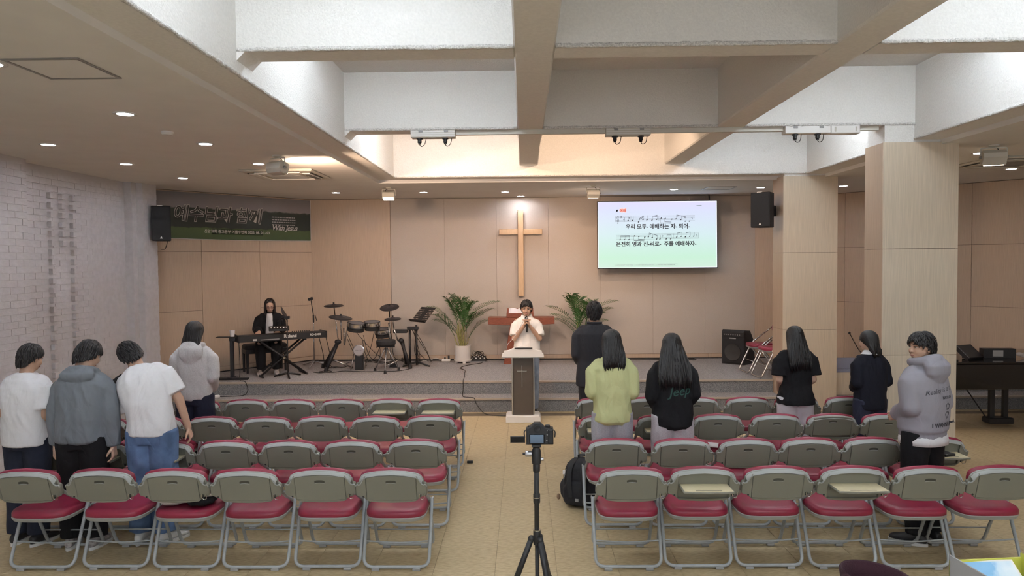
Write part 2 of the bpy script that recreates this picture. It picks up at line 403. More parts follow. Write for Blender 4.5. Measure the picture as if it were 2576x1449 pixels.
wall_panels(wb, (0, YW + .025), (1, YW + .025), [(a, b, Zp[0], Zp[1]) for a, b in zip(seams, seams[1:])], None, 'fabric_wall', 0.026, 0.002)
wall_panels(wb, (0, YW + .025), (1, YW + .025), [(4.37, 5.0, Zp[0], Zp[1]), (5.0, 5.66, Zp[0], Zp[1])], None, 'wood', 0.018)
wall_panels(wb, (0, YW + .025), (1, YW + .025), [(-4.05, -2.525, .415, Zp[0]), (-2.525, -0.5, .415, Zp[0]), (-.5, 1.5, .415, Zp[0]), (1.5, 3.5, .415, Zp[0]), (3.5, 5.66, .415, Zp[0])], None, 'wood', 0.018)
struct(MB().box(-4.05, 5.66, YW - .012, YW + .03, ZS, .418).build('baseboard_back', 'black_matte'))
# oblique wood wall beside the banner
wl = empty('wall_oblique_left'); struct(wl, 'oblique wood panelled wall with a banner')
AL, BL = V((-4.04, 13.82)), V((-5.95, 11.55)); dL = (BL - AL).normalized(); LL = (BL - AL).length
ML = Matrix.Translation((AL.x, AL.y, 0)) @ Matrix.Rotation(math.atan2(dL.y, dL.x), 4, 'Z')      # local x along the wall, local -y... room side is +y
def on_left(mb, name, m, parent=wl, smooth=False):
    o = mb.build(name, m, parent, smooth); o.matrix_local = ML; return o
on_left(MB().box(-.1, LL + .3, -.2, -.02, .39, ZC + .05), 'backing', 'seam')
for u0, u1, zs in ((0, 1.075, (.495, 1.475, 2.475, 3.475)), (1.075, 2.145, (.495, 2.475, 3.475)), (2.145, 3.1, (.495, 1.485, 2.475, 3.475))):
    for a, b in zip(zs, zs[1:]):
        on_left(MB().bevbox(u0 + .0025, u1 - .0025, -.022, 0, a + .0025, b - .0025, .002, 'y'), 'panel', 'wood')
for u0, u1 in ((0, 1.25), (1.25, 3.1)): on_left(MB().bevbox(u0 + .002, u1 - .002, -.022, 0, .42, .493, .002, 'y'), 'panel', 'wood')
on_left(MB().box(0, 3.1, -.01, .012, ZS, .418), 'base_strip', 'black_matte')
# oblique wood wall on the far right
wr = empty('wall_oblique_right'); struct(wr, 'oblique wood panelled wall behind the columns')
AR = V((5.66, 13.82)); BR = V((8.3, 10.80)); dR = (BR - AR).normalized(); LR = (BR - AR).length
MR = Matrix.Translation((AR.x, AR.y, 0)) @ Matrix.Rotation(math.atan2(dR.y, dR.x), 4, 'Z')      # room side is local -y
def on_right(mb, name, m, parent=wr):
    o = mb.build(name, m, parent); o.matrix_local = MR; return o
on_right(MB().box(-.1, LR + .2, .02, .2, 0, ZC + .05), 'backing', 'seam')
for u0, u1, zs in ((0, .40, (.0, 1.475, 2.475, 3.475)), (.40, 1.30, (.0, 1.475, 2.475, 3.475)), (1.30, 2.47, (.0, 2.475, 3.475)), (2.47, 3.4, (.0, 1.475, 2.475, 3.475)), (3.4, 4.1, (.0, 2.475, 3.475))):
    for a, b in zip(zs, zs[1:]):
        on_right(MB().bevbox(u0 + .0025, u1 - .0025, 0, .022, a + .0025, b - .0025, .002, 'y'), 'panel', 'wood')
struct(MB().box(XR, XR + .15, YF, 10.85, 0, ZC + .05).build('wall_right', 'wood'), 'plain wall on the right')
wf_ = struct(MB().box(XL, XR, YF - .15, YF - .03, 0, ZT).build('wall_front', 'paint_ceiling'), 'white wall with daylit windows behind the viewer')
for i in range(5):  # glowing panes added behind the camera to brighten the hall
    xw = -5.4 + i * 2.75
    w_ = struct(empty('window_%d' % (i + 1)), 'frosted window letting daylight in behind the viewer')
    for a in ((xw, xw + 2.3, .9, .96), (xw, xw + 2.3, 3.0, 3.06), (xw, xw + .06, .96, 3.0), (xw + 2.24, xw + 2.3, .96, 3.0), (xw + 1.12, xw + 1.18, .96, 3.0)):
        MB().box(a[0], a[1], YF - .03, YF + .02, a[2], a[3]).build('frame', 'white_plastic', w_)
    for a in ((xw + .06, xw + 1.12), (xw + 1.18, xw + 2.24)): MB().box(a[0], a[1], YF - .02, YF - .01, .96, 3.0).build('pane', 'window_glow', w_)

# painted brick wall on the left, with stepped piers
wbk = empty('wall_left'); struct(wbk, 'white painted brick wall with a cross of projecting bricks')
# plan outline of the brick surface: list of segments (x0,y0,x1,y1)
segs = [(-6.25, YF, -6.25, 7.55), (-6.25, 7.55, -5.70, 7.62), (-5.70, 7.62, -5.70, 8.30), (-5.70, 8.30, -5.88, 8.31), (-5.88, 8.31, -5.88, 10.66), (-5.88, 10.66, -5.77, 10.67),
        (-5.77, 10.67, -5.77, 10.80), (-5.77, 10.80, -5.68, 10.81), (-5.68, 10.81, -5.66, 11.18), (-5.66, 11.18, -6.0, 11.5)]
core = MB()
for x0, y0, x1, y1 in segs:
    a, b = V((x0, y0)), V((x1, y1)); d = (b - a).normalized(); n = V((-d.y, d.x))          # n points out of the room
    p = [a, b, b + n * .12, a + n * .12]
    core.prism([(q.x, q.y) for q in p], 0, ZC + .02, 'z')
core.build('mortar', 'brick_joint', wbk)
CH = 0.0775; bricks = []
def brick_run(a, b, z, course, k):
    L = (b - a).length; d = (b - a).normalized(); bl = .235
    off = (course % 2) * .5 * bl; u = -off
    if L < .3: u = 0; bl = L
    while u < L - .005:
        u0, u1 = max(0, u), min(L, u + bl)
        if u1 - u0 > .02: bricks.append((k, a + d * u0, a + d * u1, z))
        u += bl
for k, (x0, y0, x1, y1) in enumerate(segs):
    if k in (0, 1, 9): continue
    for cse in range(int(ZC / CH)):
        brick_run(V((x0, y0)), V((x1, y1)), cse * CH, cse, k)
def key(bk):
    k, a, b, z = bk; return (z < 1.25, a.y - (0.6 if k in (2, 4) else 0), )
bricks.sort(key=key)
stuff = MB(); cache = {}
for i, (k, a, b, z) in enumerate(bricks):
    d = (b - a); L = d.length; d.normalize(); n = V((d.y, -d.x)); pr = 0.004 + random.uniform(-.001, .0012)
    kk = round(L, 2)
    if i < 290:
        if kk not in cache: cache[kk] = MB().bevbox(.0008, kk - .0008, -.03, .0, .0018, CH - .0018, .0016, 'y').mesh('brick', 'brick_paint')
        o = obj('brick', cache[kk], wbk, (a.x + n.x * pr, a.y + n.y * pr, z), math.atan2(d.y, d.x) + PI)
        o.location = (b.x + n.x * pr, b.y + n.y * pr, z)
    else:
        M = Matrix.Translation((b.x + n.x * pr, b.y + n.y * pr, z)) @ Matrix.Rotation(math.atan2(d.y, d.x) + PI, 4, 'Z')
        stuff.box(.0008, L - .0008, -.03, 0, .0018, CH - .0018, M)
o = stuff.build('brick_field', 'brick_paint', wbk); o['kind'] = 'stuff'
# cross of projecting half bricks
hb = MB().bevbox(-.03, .052, -.035, .035, 0, .068, .003, 'x').mesh('projecting_brick', 'brick_paint')
for r in range(22):
    z = 3.09 - r * 0.1177 * 1.0
    if z < .5: break
    ys = (8.95, 9.17, 9.39) if r < 6 else (8.95, 9.39)
    for y in ys: obj('projecting_brick', hb, wbk, (-5.88, y, z))

# clad columns between hall and side aisle
def column(y0, y1, name):
    t = empty('column', (0, 0, 0), 0, name, None, None, 'structure')
    MB().box(3.88, 4.64, y0 + .02, y1 - .02, 0, 3.49).build('core', 'seam', t); MB().box(3.88, 4.64, y0 + .02, y1 - .02, 3.49, ZT).build('bare_shaft', 'stucco', t)
    for z0, z1 in ((0.002, 1.213), (1.213, 2.358), (2.358, 3.50)):
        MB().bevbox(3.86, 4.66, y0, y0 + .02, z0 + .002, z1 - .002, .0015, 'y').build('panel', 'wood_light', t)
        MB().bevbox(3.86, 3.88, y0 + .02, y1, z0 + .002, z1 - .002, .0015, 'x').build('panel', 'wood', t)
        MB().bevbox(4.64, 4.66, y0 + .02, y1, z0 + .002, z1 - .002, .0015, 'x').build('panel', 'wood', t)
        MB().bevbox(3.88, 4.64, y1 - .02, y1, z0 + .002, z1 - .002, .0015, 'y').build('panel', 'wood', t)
    return t
column(7.89, 8.31, 'wood clad column close to the boy in the grey hoodie')
column(10.885, 11.34, 'wood clad column carrying the black loudspeaker')
column(4.87, 5.30, 'wood clad column nearest the viewer, outside the frame') if False else None
# ================================================================== folding chairs
mat('vinyl_red', (0.235, 0.017, 0.045), 0.36, var=0.10, vscale=6, bump=0.12, bscale=350, objvar=0.12)
mat('shell_grey', (0.195, 0.195, 0.162), 0.5, bump=0.10, bscale=500, objvar=0.05)
mat('shell_rim', (0.33, 0.345, 0.335), 0.36)  # shell plastic lightened on the rims as overhead highlight; also seat pan grey
mat('tube_grey', (0.33, 0.35, 0.36), 0.35, var=0.06, vscale=20)
mat('tray_cream', (0.68, 0.60, 0.40), 0.45, var=0.05, vscale=30, stretch=(1, 6, 6))
mat('slot_dark', (0.055, 0.055, 0.042), 0.7)
HALF = [(0, 0), (.10, .004), (.165, .012), (.185, .022), (.205, .045), (.2485, .062), (.2525, .07), (.2525, .135), (.248, .146), (.240, .150), (.238, .149), (.234, .152), (.231, .162), (.226, .18), (.211, .205), (.176, .223), (.10, .237), (0, .242)]
def mirror(h): return h + [(-x, z) for x, z in h[::-1] if x > 1e-6]
TILT = Matrix.Translation((0, -.07, .548)) @ Matrix.Rotation(.27, 4, 'X')
def S2(pts, k): return [(x * k, z) for x, z in pts]
CM = {}
def chair_meshes():
    CM['cushion_back'] = MB().bevprism([(x * 1.0, z) for x, z in mirror([p for p in HALF if p[0] < .215 or p[1] > .1][:0] + [(0, .012), (.15, .02), (.195, .05), (.215, .09), (.228, .15), (.226, .19), (.211, .212), (.175, .230), (.10, .243), (0, .249)])], .004, .045, .014, 'y', TILT).mesh('back_cushion', 'vinyl_red', SM)
    CM['plate'] = MB().bevprism(mirror(HALF), -.018, .004, .003, 'y', TILT).mesh('backrest_shell', 'shell_grey')
    ear = [(.179, .022), (.205, .045), (.2485, .062), (.2525, .07), (.2525, .135), (.248, .146), (.240, .150), (.232, .144), (.222, .147), (.211, .16), (.198, .185), (.186, .211), (.179, .214)]
    for s in (1, -1):
        pts = [(x * s, z) for x, z in ear]
        if s < 0: pts = pts[::-1]
        CM['ear%d' % s] = MB().bevprism(pts, -.037, -.018, .004, 'y', TILT).mesh('side_wing', 'shell_grey')
        cap_ = [(.2515, .132), (.248, .145), (.240, .150), (.232, .145), (.222, .148), (.212, .161), (.199, .186), (.187, .211)]
        CM['earrim%d' % s] = MB().tube([TILT @ V((x * s, -.036, z)) for x, z in cap_], .0048, 6).mesh('wing_rim', 'shell_rim', True)
    top = [p for p in HALF if p[1] >= .175]
    band = [(x, z) for x, z in top] + [(x * .965, z - .019) for x, z in top[::-1]]
    r = MB()
    full = [(x, z) for x, z in top] + [(-x, z) for x, z in top[::-1][1:]]
    outer = [TILT @ V((x, -.004, z + .002)) for x, z in full]; mid = [TILT @ V((x * .995, -.026, z - .003)) for x, z in full]
    inn = [TILT @ V((x * .97, -.039, z - .016)) for x, z in full]; bk = [TILT @ V((x * .95, -.018, z - .022)) for x, z in full]
    n = len(full); vv = outer + mid + inn + bk
    fs = [(k * n + i, k * n + i + 1, (k + 1) * n + i + 1, (k + 1) * n + i) for k in range(3) for i in range(n - 1)] + [(3 * n + i, 3 * n + i + 1, i + 1, i) for i in range(n - 1)] + [(0, n, 2 * n, 3 * n), (n - 1, 4 * n - 1, 3 * n - 1, 2 * n - 1)]
    CM['rim'] = r.add(vv, fs).mesh('top_rim', 'shell_rim', SM)
    CM['lip'] = MB().bevprism([(-.178, .020), (-.165, .012), (-.10, .004), (0, .0), (.10, .004), (.165, .012), (.178, .020), (.178, .025), (.10, .019), (-.10, .019), (-.178, .025)], -.036, -.018, .002, 'y', TILT).mesh('bottom_lip', 'shell_grey')
    tray = [(-.177, .0275), (-.10, .0215), (.10, .0215), (.177, .0275), (.177, .203), (.10, .2145), (0, .220), (-.10, .2145), (-.177, .203)]
    CM['tray'] = MB().bevprism(tray, -.0375, -.020, .0025, 'y', TILT).mesh('tray', 'shell_grey')
    bean = [(-.034, .160), (-.037, .170), (-.034, .178), (-.02, .182), (0, .183), (.02, .182), (.034, .178), (.037, .170), (.034, .160), (.02, .163), (0, .165), (-.02, .163)]
    CM['slot'] = MB().prism(bean, -.0385, -.034, 'y', TILT).mesh('handle_slot', 'slot_dark')
    CM['sliprim'] = MB().tube([TILT @ V((x, -.039, z)) for x, z in ((-.034, .159), (-.02, .1615), (0, .163), (.02, .1615), (.034, .159))], .0022, 5).mesh('slot_lip', 'shell_rim', True)  # lighter tube: highlight on the slot's lower lip put into the colour
    hk = spline([(.202, -.050, .082), (.202, -.052, .058), (.209, -.052, .044), (.221, -.052, .041), (.233, -.052, .050), (.235, -.052, .086)])
    CM['hook'] = MB().tube([TILT @ p for p in hk] , .0028, 6).mesh('bag_hook', 'chrome', True)
    CM['hookbase'] = MB().cyl(TILT @ V((.206, -.036, .064)), .0075, -.016, 10, 'y').mesh('hook_base', 'slot_dark')
    sc = [(s * x, z) for s in (1, -1) for x, z in ((.213, .184), (.203, .052))]
    CM['screws'] = [MB().cyl(TILT @ V((x, -.017 if z > .1 else -.036, z)), .0065, -.004, 8, 'y').mesh('screw', 'black') for x, z in sc]
    c_ = MB(); cz = [(.402, .955), (.412, 1.0), (.438, 1.0), (.452, .965), (.460, .89), (.463, .75)]
    c_.loft([((0, .178, z), (.222 * k, 0, 0), (0, .232 * k, 0)) for z, k in cz], 36, 4.2)
    CM['seat'] = c_.mesh('seat', 'vinyl_red', True)
    CM['pan'] = MB().loft([((0, .178, z), (.224 * k, 0, 0), (0, .234 * k, 0)) for z, k in ((.374, .90), (.380, .955), (.404, 1.0), (.409, .98))], 36, 4.2).mesh('seat_pan', 'shell_rim', SM)
    def U(pts): return MB().tube(fillet(pts, .07, 6), .0125, 10)
    CM['rear'] = U([(-.243, .215, .475), (-.240, .012, .0135 + .012), (.240, .012, .0135 + .012), (.243, .215, .475)]).mesh('rear_leg_frame', 'tube_grey', True)
    CM['front'] = MB().tube(fillet([(-.236, -.075, .62), (-.222, .02, .560), (-.222, .235, .452), (-.222, .445, .0255), (.222, .445, .0255), (.222, .235, .452), (.222, .02, .560), (.236, -.075, .62)], .065, 5), .0125, 10).mesh('front_leg_frame', 'tube_grey', True)
    CM['brace_r'] = MB().tube(spline([(-.24, .088, .190), (-.1, .082, .183), (.05, .080, .180), (.24, .088, .190)]), .006, 6).mesh('rear_brace', 'tube_grey', True)
    CM['brace_f'] = MB().tube([(-.222, .375, .17), (.222, .375, .17)], .006, 6).mesh('front_brace', 'tube_grey', True)
    CM['feet'] = [MB().bevbox(x - .028, x + .028, y - .016, y + .016, 0, .02, .004, 'z').mesh('foot_cap', 'grey_plastic') for x in (-.15, .15) for y in (.012, .445)]
    CM['bolt'] = [MB().cyl((x, .215, .472), .014, .006 * (1 if x > 0 else -1), 10, 'x').mesh('hinge_bolt', 'steel', SM) for x in (-.249, .249)]
    CM['leaf'] = MB().bevprism([(-.174, -.300), (-.10, -.309), (0, -.313), (.10, -.309), (.174, -.300), (.174, -.108), (-.174, -.108)], .653, .667, .003, 'z').mesh('tray', 'shell_grey')
    CM['leaftop'] = MB().bevprism([(-.167, -.293), (-.10, -.301), (0, -.305), (.10, -.301), (.167, -.293), (.167, -.112), (-.167, -.112)], .667, .6695, .001, 'z').mesh('tray_top', 'tray_cream')
    CM['groove'] = MB().box(-.09, .09, -.288, -.280, .6694, .670).mesh('pen_groove', 'slot_dark')
    CM['arm'] = [MB().prism([(-.105, .655), (-.13, .655), (-.10, .60), (-.085, .60)], x - .004, x + .004, 'x').mesh('tray_bracket', 'shell_grey') for x in (-.15, .15)]
chair_meshes()
def make_chair(state):
    t = empty('folding_chair')
    bs = obj('backrest_shell', CM['plate'], t)
    obj('back_cushion', CM['cushion_back'], t)
    for s in (1, -1):
        e = obj('side_wing', CM['ear%d' % s], bs); obj('wing_rim', CM['earrim%d' % s], bs)
    obj('top_rim', CM['rim'], bs); obj('bottom_lip', CM['lip'], bs)
    for m in CM['screws']: obj('screw', m, bs)
    obj('hook_base', CM['hookbase'], bs); obj('bag_hook', CM['hook'], bs)
    if state == 'open':
        o = obj('tray', CM['leaf'], t); obj('tray_top', CM['leaftop'], o); obj('pen_groove', CM['groove'], o)
        for m in CM['arm']: obj('tray_bracket', m, o)
    else:
        o = obj('tray', CM['tray'], t); obj('handle_slot', CM['slot'], o); obj('slot_lip', CM['sliprim'], o)
        if state == 'raised': o.location = (0, -.004, .024)
    obj('seat', CM['seat'], t); obj('seat_pan', CM['pan'], t)
    obj('rear_leg_frame', CM['rear'], t); obj('front_leg_frame', CM['front'], t); obj('rear_brace', CM['brace_r'], t); obj('front_brace', CM['brace_f'], t)
    for m in CM['feet']: obj('foot_cap', m, t)
    for m in CM['bolt']: obj('hinge_bolt', m, t)
    return t
PROTO = {}
ROWS = {4: (5.10, [-3.58, -3.04, -2.51, -1.99, -1.46, -.95, .75, 1.26, 1.78, 2.31, 2.83, 3.35]),
        3: (5.93, [-4.05, -3.52, -2.99, -2.47, -1.95, -1.43, -.90, .75, 1.29, 1.82, 2.33, 2.84, 3.36]),
        2: (6.87, [-4.05, -3.52, -3.0, -2.47, -1.95, -1.42, -.90, .76, 1.30, 1.83, 2.38, 2.90, 3.42]),
        1: (7.75, [-4.05, -3.53, -3.01, -2.49, -1.96, -1.44, -.92, .79, 1.31, 1.84, 2.38, 2.90, 3.44])}
OPEN = {(1, -1.44), (1, -.92), (1, -3.53), (3, -3.52), (3, -2.99), (2, .76), (2, 1.30), (4, 1.26), (4, 2.31), (3, 3.36)}
ORD = ['first', 'second', 'third', 'fourth', 'fifth', 'sixth', 'seventh']
random.seed(11)
CHAIR_AT = {}
for r in (4, 3, 2, 1):
    yb, xs_ = ROWS[r]
    for x in xs_:
        stt = 'open' if (r, x) in OPEN else ('raised' if (r, x) == (2, 2.90) else 'shut')
        if stt not in PROTO: PROTO[stt] = make_chair(stt); o = PROTO[stt]
        else: o = copy_tree(PROTO[stt])
        side = [q for q in xs_ if (q < 0) == (x < 0)]; k = sorted(side, key=abs).index(x)
        o.location = (x, yb + .135 + random.uniform(-.012, .012), 0); o.rotation_euler = (0, 0, random.uniform(-.006, .006))
        CHAIR_AT[(r, x)] = o
        extra = {'open': 'tray lowered', 'raised': 'tray lifted', 'shut': 'tray shut'}[stt]
        tag(o, f'red seat folding chair, {extra}, {ORD[r - 1]} row from stage, {"brick wall" if x < 0 else "column"} side, {ORD[k]} from aisle', 'chair', 'folding chairs in rows')
# two red chairs on the stage beside the column, facing the pulpit
def stage_chair(loc, rz, label):
    t = empty('folding_chair', loc, rz, label, 'chair', 'red chairs on the stage')
    MB().loft([((0, .19, z), (.205 * k, 0, 0), (0, .215 * k, 0)) for z, k in ((.425, .95), (.435, 1), (.465, 1), (.48, .93), (.485, .8))], 30, 3.2).build('seat', 'vinyl_red', t, True)
    MB().loft([((0, .19, z), (.207 * k, 0, 0), (0, .217 * k, 0)) for z, k in ((.405, .93), (.425, 1.0), (.43, .97))], 30, 3.2).build('seat_pan', 'shell_rim', t, SM)
    B = Matrix.Translation((0, -.09, .66)) @ Matrix.Rotation(.25, 4, 'X')
    MB().loft([(B @ V((0, y, .085)), B.to_3x3() @ V((.215 * k, 0, 0)), B.to_3x3() @ V((0, 0, .105 * k))) for y, k in ((.03, .85), (.018, 1), (-.005, 1), (-.015, .9))], 30, 2.6).build('backrest', 'vinyl_red', t, True)
    MB().tube(fillet([(-.215, .02, .64), (-.22, .25, .47), (-.22, .47, .013), (.22, .47, .013), (.22, .25, .47), (.215, .02, .64)], .06), .0125, 10).build('front_leg_frame', 'chrome', t, True)
    MB().tube(fillet([(-.2, .30, .44), (-.235, -.02, .013), (.235, -.02, .013), (.2, .30, .44)], .06), .0125, 10).build('rear_leg_frame', 'chrome', t, True)
    for s in (-1, 1): MB().tube([(s * .215, .03, .63), (s * .2, -.10, .74)], .0115, 8).build('back_strut', 'chrome', t, True)
    MB().tube([(-.21, .385, .2), (.21, .385, .2)], .006, 6).build('front_brace', 'chrome', t, True)
    MB().tube([(-.22, .06, .12), (.22, .06, .12)], .006, 6).build('rear_brace', 'chrome', t, True)
stage_chair((4.10, 12.08, ZS), PI / 2 + .06, 'red padded folding chair on the stage beside the bass amplifier')
stage_chair((4.14, 11.56, ZS), PI / 2 + .05, 'red padded folding chair half hidden behind the column')
# ================================================================== ceiling fittings
def downlight(x, y, label):
    t = empty('downlight', (x, y, ZC), 0, label, 'light', 'recessed downlights')
    MB().lathe([(.062, -.001), (.088, -.001), (.090, -.006), (.066, -.010), (.062, -.008)], n=24).build('trim_ring', 'white_plastic', t, True)
    MB().lathe([(.0, -.004), (.064, -.004), (.064, -.008), (.0, -.009)], n=24).build('lens', 'lamp_cool', t)
for i, (x, y) in enumerate(((-3.22, 4.40), (-3.22, 5.89), (-3.22, 7.38), (-3.22, 8.87), (-3.22, 10.36))):
    downlight(x, y, f'round recessed downlight on the inner left line, number {["one","two","three","four","five"][i]} from the viewer')
for i, (x, y) in enumerate(((-4.79, 5.85), (-4.79, 7.32), (-4.79, 8.76), (-4.79, 10.22))):
    downlight(x, y, f'round recessed downlight along the brick wall, number {["one","two","three","four"][i]} from the viewer')
for x, y, n in ((-3.22, 12.52, 'above the keyboard player'), (-1.72, 12.60, 'above the drum kit'), (-.31, 12.67, 'left of the cross'), (-.04, 13.53, 'close above the cross'), (2.58, 12.52, 'above the screen'), (4.0, 12.36, 'beside the column loudspeaker'), (5.33, 12.23, 'between the two columns')):
    downlight(x, y, 'small round stage downlight ' + n)
for x, y, n in ((5.33, 8.62, 'next to the side aisle air unit'), (6.71, 10.15, 'at the far end of the side aisle')):
    downlight(x, y, 'round recessed downlight ' + n)
for x, y, n in ((-3.22, 2.9, 'ahead of the viewer'), (-3.22, 1.4, 'beside the viewer'), (-4.79, 4.4, 'by the brick wall ahead of the viewer'), (-4.79, 2.9, 'by the brick wall beside the viewer')):
    downlight(x, y, 'round recessed downlight overhead ' + n)
def area_light(name, M, power, colr, sx, sy, spread, parent):
    ld = bpy.data.lights.new(name, 'AREA'); ld.shape = 'RECTANGLE'; ld.size = sx; ld.size_y = sy; ld.energy = power; ld.color = colr; ld.spread = spread
    lo = bpy.data.objects.new(name, ld); col.objects.link(lo); lo.parent = parent; lo.matrix_local = M
    return lo
def flood(x, y, z, rz, tilt, label, power, drop=.13, spread=2.4, s=1.0):
    # hung floodlight: base disc, yoke, hexagonal head with a lens; aims along local +y, tilted down by `tilt`
    t = empty('floodlight', (x, y, z), rz, label, 'light', 'stage floodlights')
    MB().lathe([(.0, 0), (.055 * s, 0), (.05 * s, -.014), (.018 * s, -.026), (0, -.026)], n=20).build('ceiling_mount', 'ivory_plastic', t, SM)
    yk = fillet([(-.125 * s, 0, -drop), (-.125 * s, 0, -.03), (.125 * s, 0, -.03), (.125 * s, 0, -drop)], .02)
    MB().tube(yk, .008 * s, 8, flat=.6).build('yoke', 'ivory_plastic', t, True)
    hd = MB().bevprism([(-.07 * s, -.035 * s), (-.035 * s, -.07 * s), (.065 * s, -.06 * s), (.075 * s, 0), (.065 * s, .06 * s), (-.035 * s, .07 * s), (-.07 * s, .035 * s)], -.115 * s, .115 * s, .006, 'x').build('head', 'ivory_plastic', t)
    HM = Matrix.Translation((0, 0, -drop - .01)) @ Matrix.Rotation(-tilt, 4, 'X')
    hd.matrix_local = HM
    ln = MB().bevbox(-.098 * s, .098 * s, .066 * s, .079 * s, -.05 * s, .05 * s, .003, 'y').build('lens', 'lamp_warm', t); ln.matrix_local = HM
    for sx in (-1, 1):
        kb = MB().cyl((.115 * sx * s, 0, 0), .016 * s, .022 * sx, 12, 'x').build('knob', 'grey_plastic', t); kb.matrix_local = HM
    MB().tube(spline([(.02, 0, -.026), (.05, .02, -.05), (.03, -.03, -.09), (0, -.05, -drop)]), .005, 6).build('lead', 'cable', t, True)
    area_light('flood_beam', HM @ Matrix.Translation((0, .085 * s, 0)) @ Matrix.Rotation(PI / 2, 4, 'X'), power, (1.0, 0.68, 0.46), .19 * s, .1 * s, spread, t)
    return t
flood(-2.78, 8.24, ZC, -.55, .30, 'angular floodlight on a yoke beside the ceiling air unit', K_WARM * .7, s=1.0)
flood(-2.18, 11.82, ZC, PI, -.2 + PI / 2 * .95 - .1, 'cream floodlight hanging above the drum kit', K_WARM * .22, drop=.12, s=.85)
flood(1.13, 11.77, ZC, .1, .75, 'cream floodlight hanging left of the screen', K_WARM * .22, drop=.12, s=.85)
flood(5.13, 8.05, ZC, -.3, 1.0, 'cream floodlight hanging in the side aisle behind the near column', K_WARM * .12, drop=.12)
flood(-.95, 8.215, ZB + .35, -.05, .30, 'stage floodlight fixed behind the cross beam, left pair', K_WARM * .45, drop=.12)
flood(.95, 8.215, ZB + .35, .0, .30, 'stage floodlight fixed behind the cross beam, middle coffer', K_WARM * .6, drop=.12)
# air unit in the left ceiling
ac = empty('ceiling_air_unit', (-3.20, 9.86, ZC), 0, 'square white ceiling cassette air unit with four louvres', 'air conditioner')
MB().bevbox(-.475, .475, -.475, .475, -.03, 0, .012, 'z').build('panel', 'ivory_plastic', ac)
MB().bevbox(-.25, .25, -.25, .25, -.042, -.03, .006, 'z').build('intake_grille', 'ivory_plastic', ac)
for k in range(9): MB().box(-.23, .23, -.225 + k * .055, -.205 + k * .055, -.045, -.042).build('grille_slat', 'grey_plastic', ac)
for k in range(4):
    o = MB().bevbox(-.30, .30, .30, .40, -.048, -.034, .005, 'z').build('louvre', 'white_plastic', ac); o.rotation_euler = (0, 0, k * PI / 2)
    o = MB().box(-.30, .30, .405, .43, -.032, -.0302).build('air_slot', 'black_matte', ac); o.rotation_euler = (0, 0, k * PI / 2)
    if k == 3:
        for j in range(7):
            o = MB().box(-.26 + j * .07, -.225 + j * .07, .315, .395, -.050, -.0475).build('louvre_slot', 'black_matte', ac); o.rotation_euler = (0, 0, k * PI / 2)
ac2 = empty('ceiling_air_unit', (6.15, 9.35, ZC), 0, 'square ceiling air unit in the side aisle', 'air conditioner')
MB().bevbox(-.475, .475, -.475, .475, -.03, 0, .012, 'z').build('panel', 'ivory_plastic', ac2)
MB().bevbox(-.25, .25, -.25, .25, -.042, -.03, .006, 'z').build('intake_grille', 'grey_plastic', ac2)
for k in range(4):
    o = MB().bevbox(-.30, .30, .30, .40, -.046, -.034, .005, 'z').build('louvre', 'ivory_plastic', ac2); o.rotation_euler = (0, 0, k * PI / 2)
    o = MB().box(-.30, .30, .405, .43, -.032, -.0302).build('air_slot', 'black_matte', ac2); o.rotation_euler = (0, 0, k * PI / 2)
def hatch(x, y, sx, sy, label):
    t = empty('ceiling_hatch', (x, y, ZC), 0, label, 'hatch', 'ceiling hatches')
    for a in ((-sx, sx, -sy, -sy + .02), (-sx, sx, sy - .02, sy), (-sx, -sx + .02, -sy + .02, sy - .02), (sx - .02, sx, -sy + .02, sy - .02)):
        MB().bevbox(*a, -.008, 0, .002, 'z').build('frame', 'steel', t)
    MB().box(-sx + .024, sx - .024, -sy + .024, sy - .024, -.004, 0).build('door', 'paint_ceiling', t)
hatch(-2.865, 4.55, .235, .235, 'square access hatch with a metal frame in the left ceiling')
hatch(3.32, 12.44, .24, .24, 'small square access hatch in the stage ceiling above the screen')
t = empty('smoke_detector', (-3.28, 6.71, ZC), 0, 'round white smoke detector between the left downlights', 'detector')
MB().lathe([(.0, 0), (.055, 0), (.055, -.014), (.042, -.03), (0, -.034)], n=20).build('housing', 'white_plastic', t, SM)
MB().cyl((.02, -.03, -.034), .006, -.003, 8).build('indicator', 'grey_plastic', t)
# power boxes and trunking under the middle cross beam
YBm = 8.04
def power_box(x0, x1, label, ribs, plugs):
    xm = (x0 + x1) / 2; hw = (x1 - x0) / 2
    t = empty('power_box', (xm, 7.95, ZB), 0, label, 'power box', 'power boxes under the beam')
    MB().bevbox(-hw, hw, -.05, .07, -.085, -.002, .006, 'z').build('housing', ribs, t)
    if ribs == 'ivory_plastic':
        for k in range(3): MB().box(-hw + .004, hw - .004, -.054, -.05, -.072 + k * .022, -.064 + k * .022).build('rib', 'white_plastic', t)
    for px in (-hw * .55, hw * .6):
        MB().bevbox(px - .022, px + .022, -.058, -.05, -.03, -.008, .002, 'y').build('bracket', 'grey_plastic', t)
    for px in plugs:
        pl = MB().lathe([(0, 0), (.034, 0), (.034, -.012), (.022, -.014), (.022, -.048), (.015, -.055), (.017, -.066), (0, -.068)], (px, 0, -.085), 14).build('socket', 'black', t, SM)
        MB().tube(spline([(px, 0, -.153), (px + .02, -.01, -.175), (px + .055, -.005, -.150), (px + .07, .01, -.085)]), .004, 6).build('lead', 'cable', t, True)
power_box(-1.21, -.73, 'ribbed grey power box with two black plugs above the drum kit', 'ivory_plastic', (-.15, .13))
power_box(.90, 1.38, 'ribbed grey power box with two black plugs in the middle of the beam', 'ivory_plastic', (-.14, .14))
power_box(2.82, 3.30, 'long white power box with two black plugs close to the column', 'white_plastic', (-.12, .12))
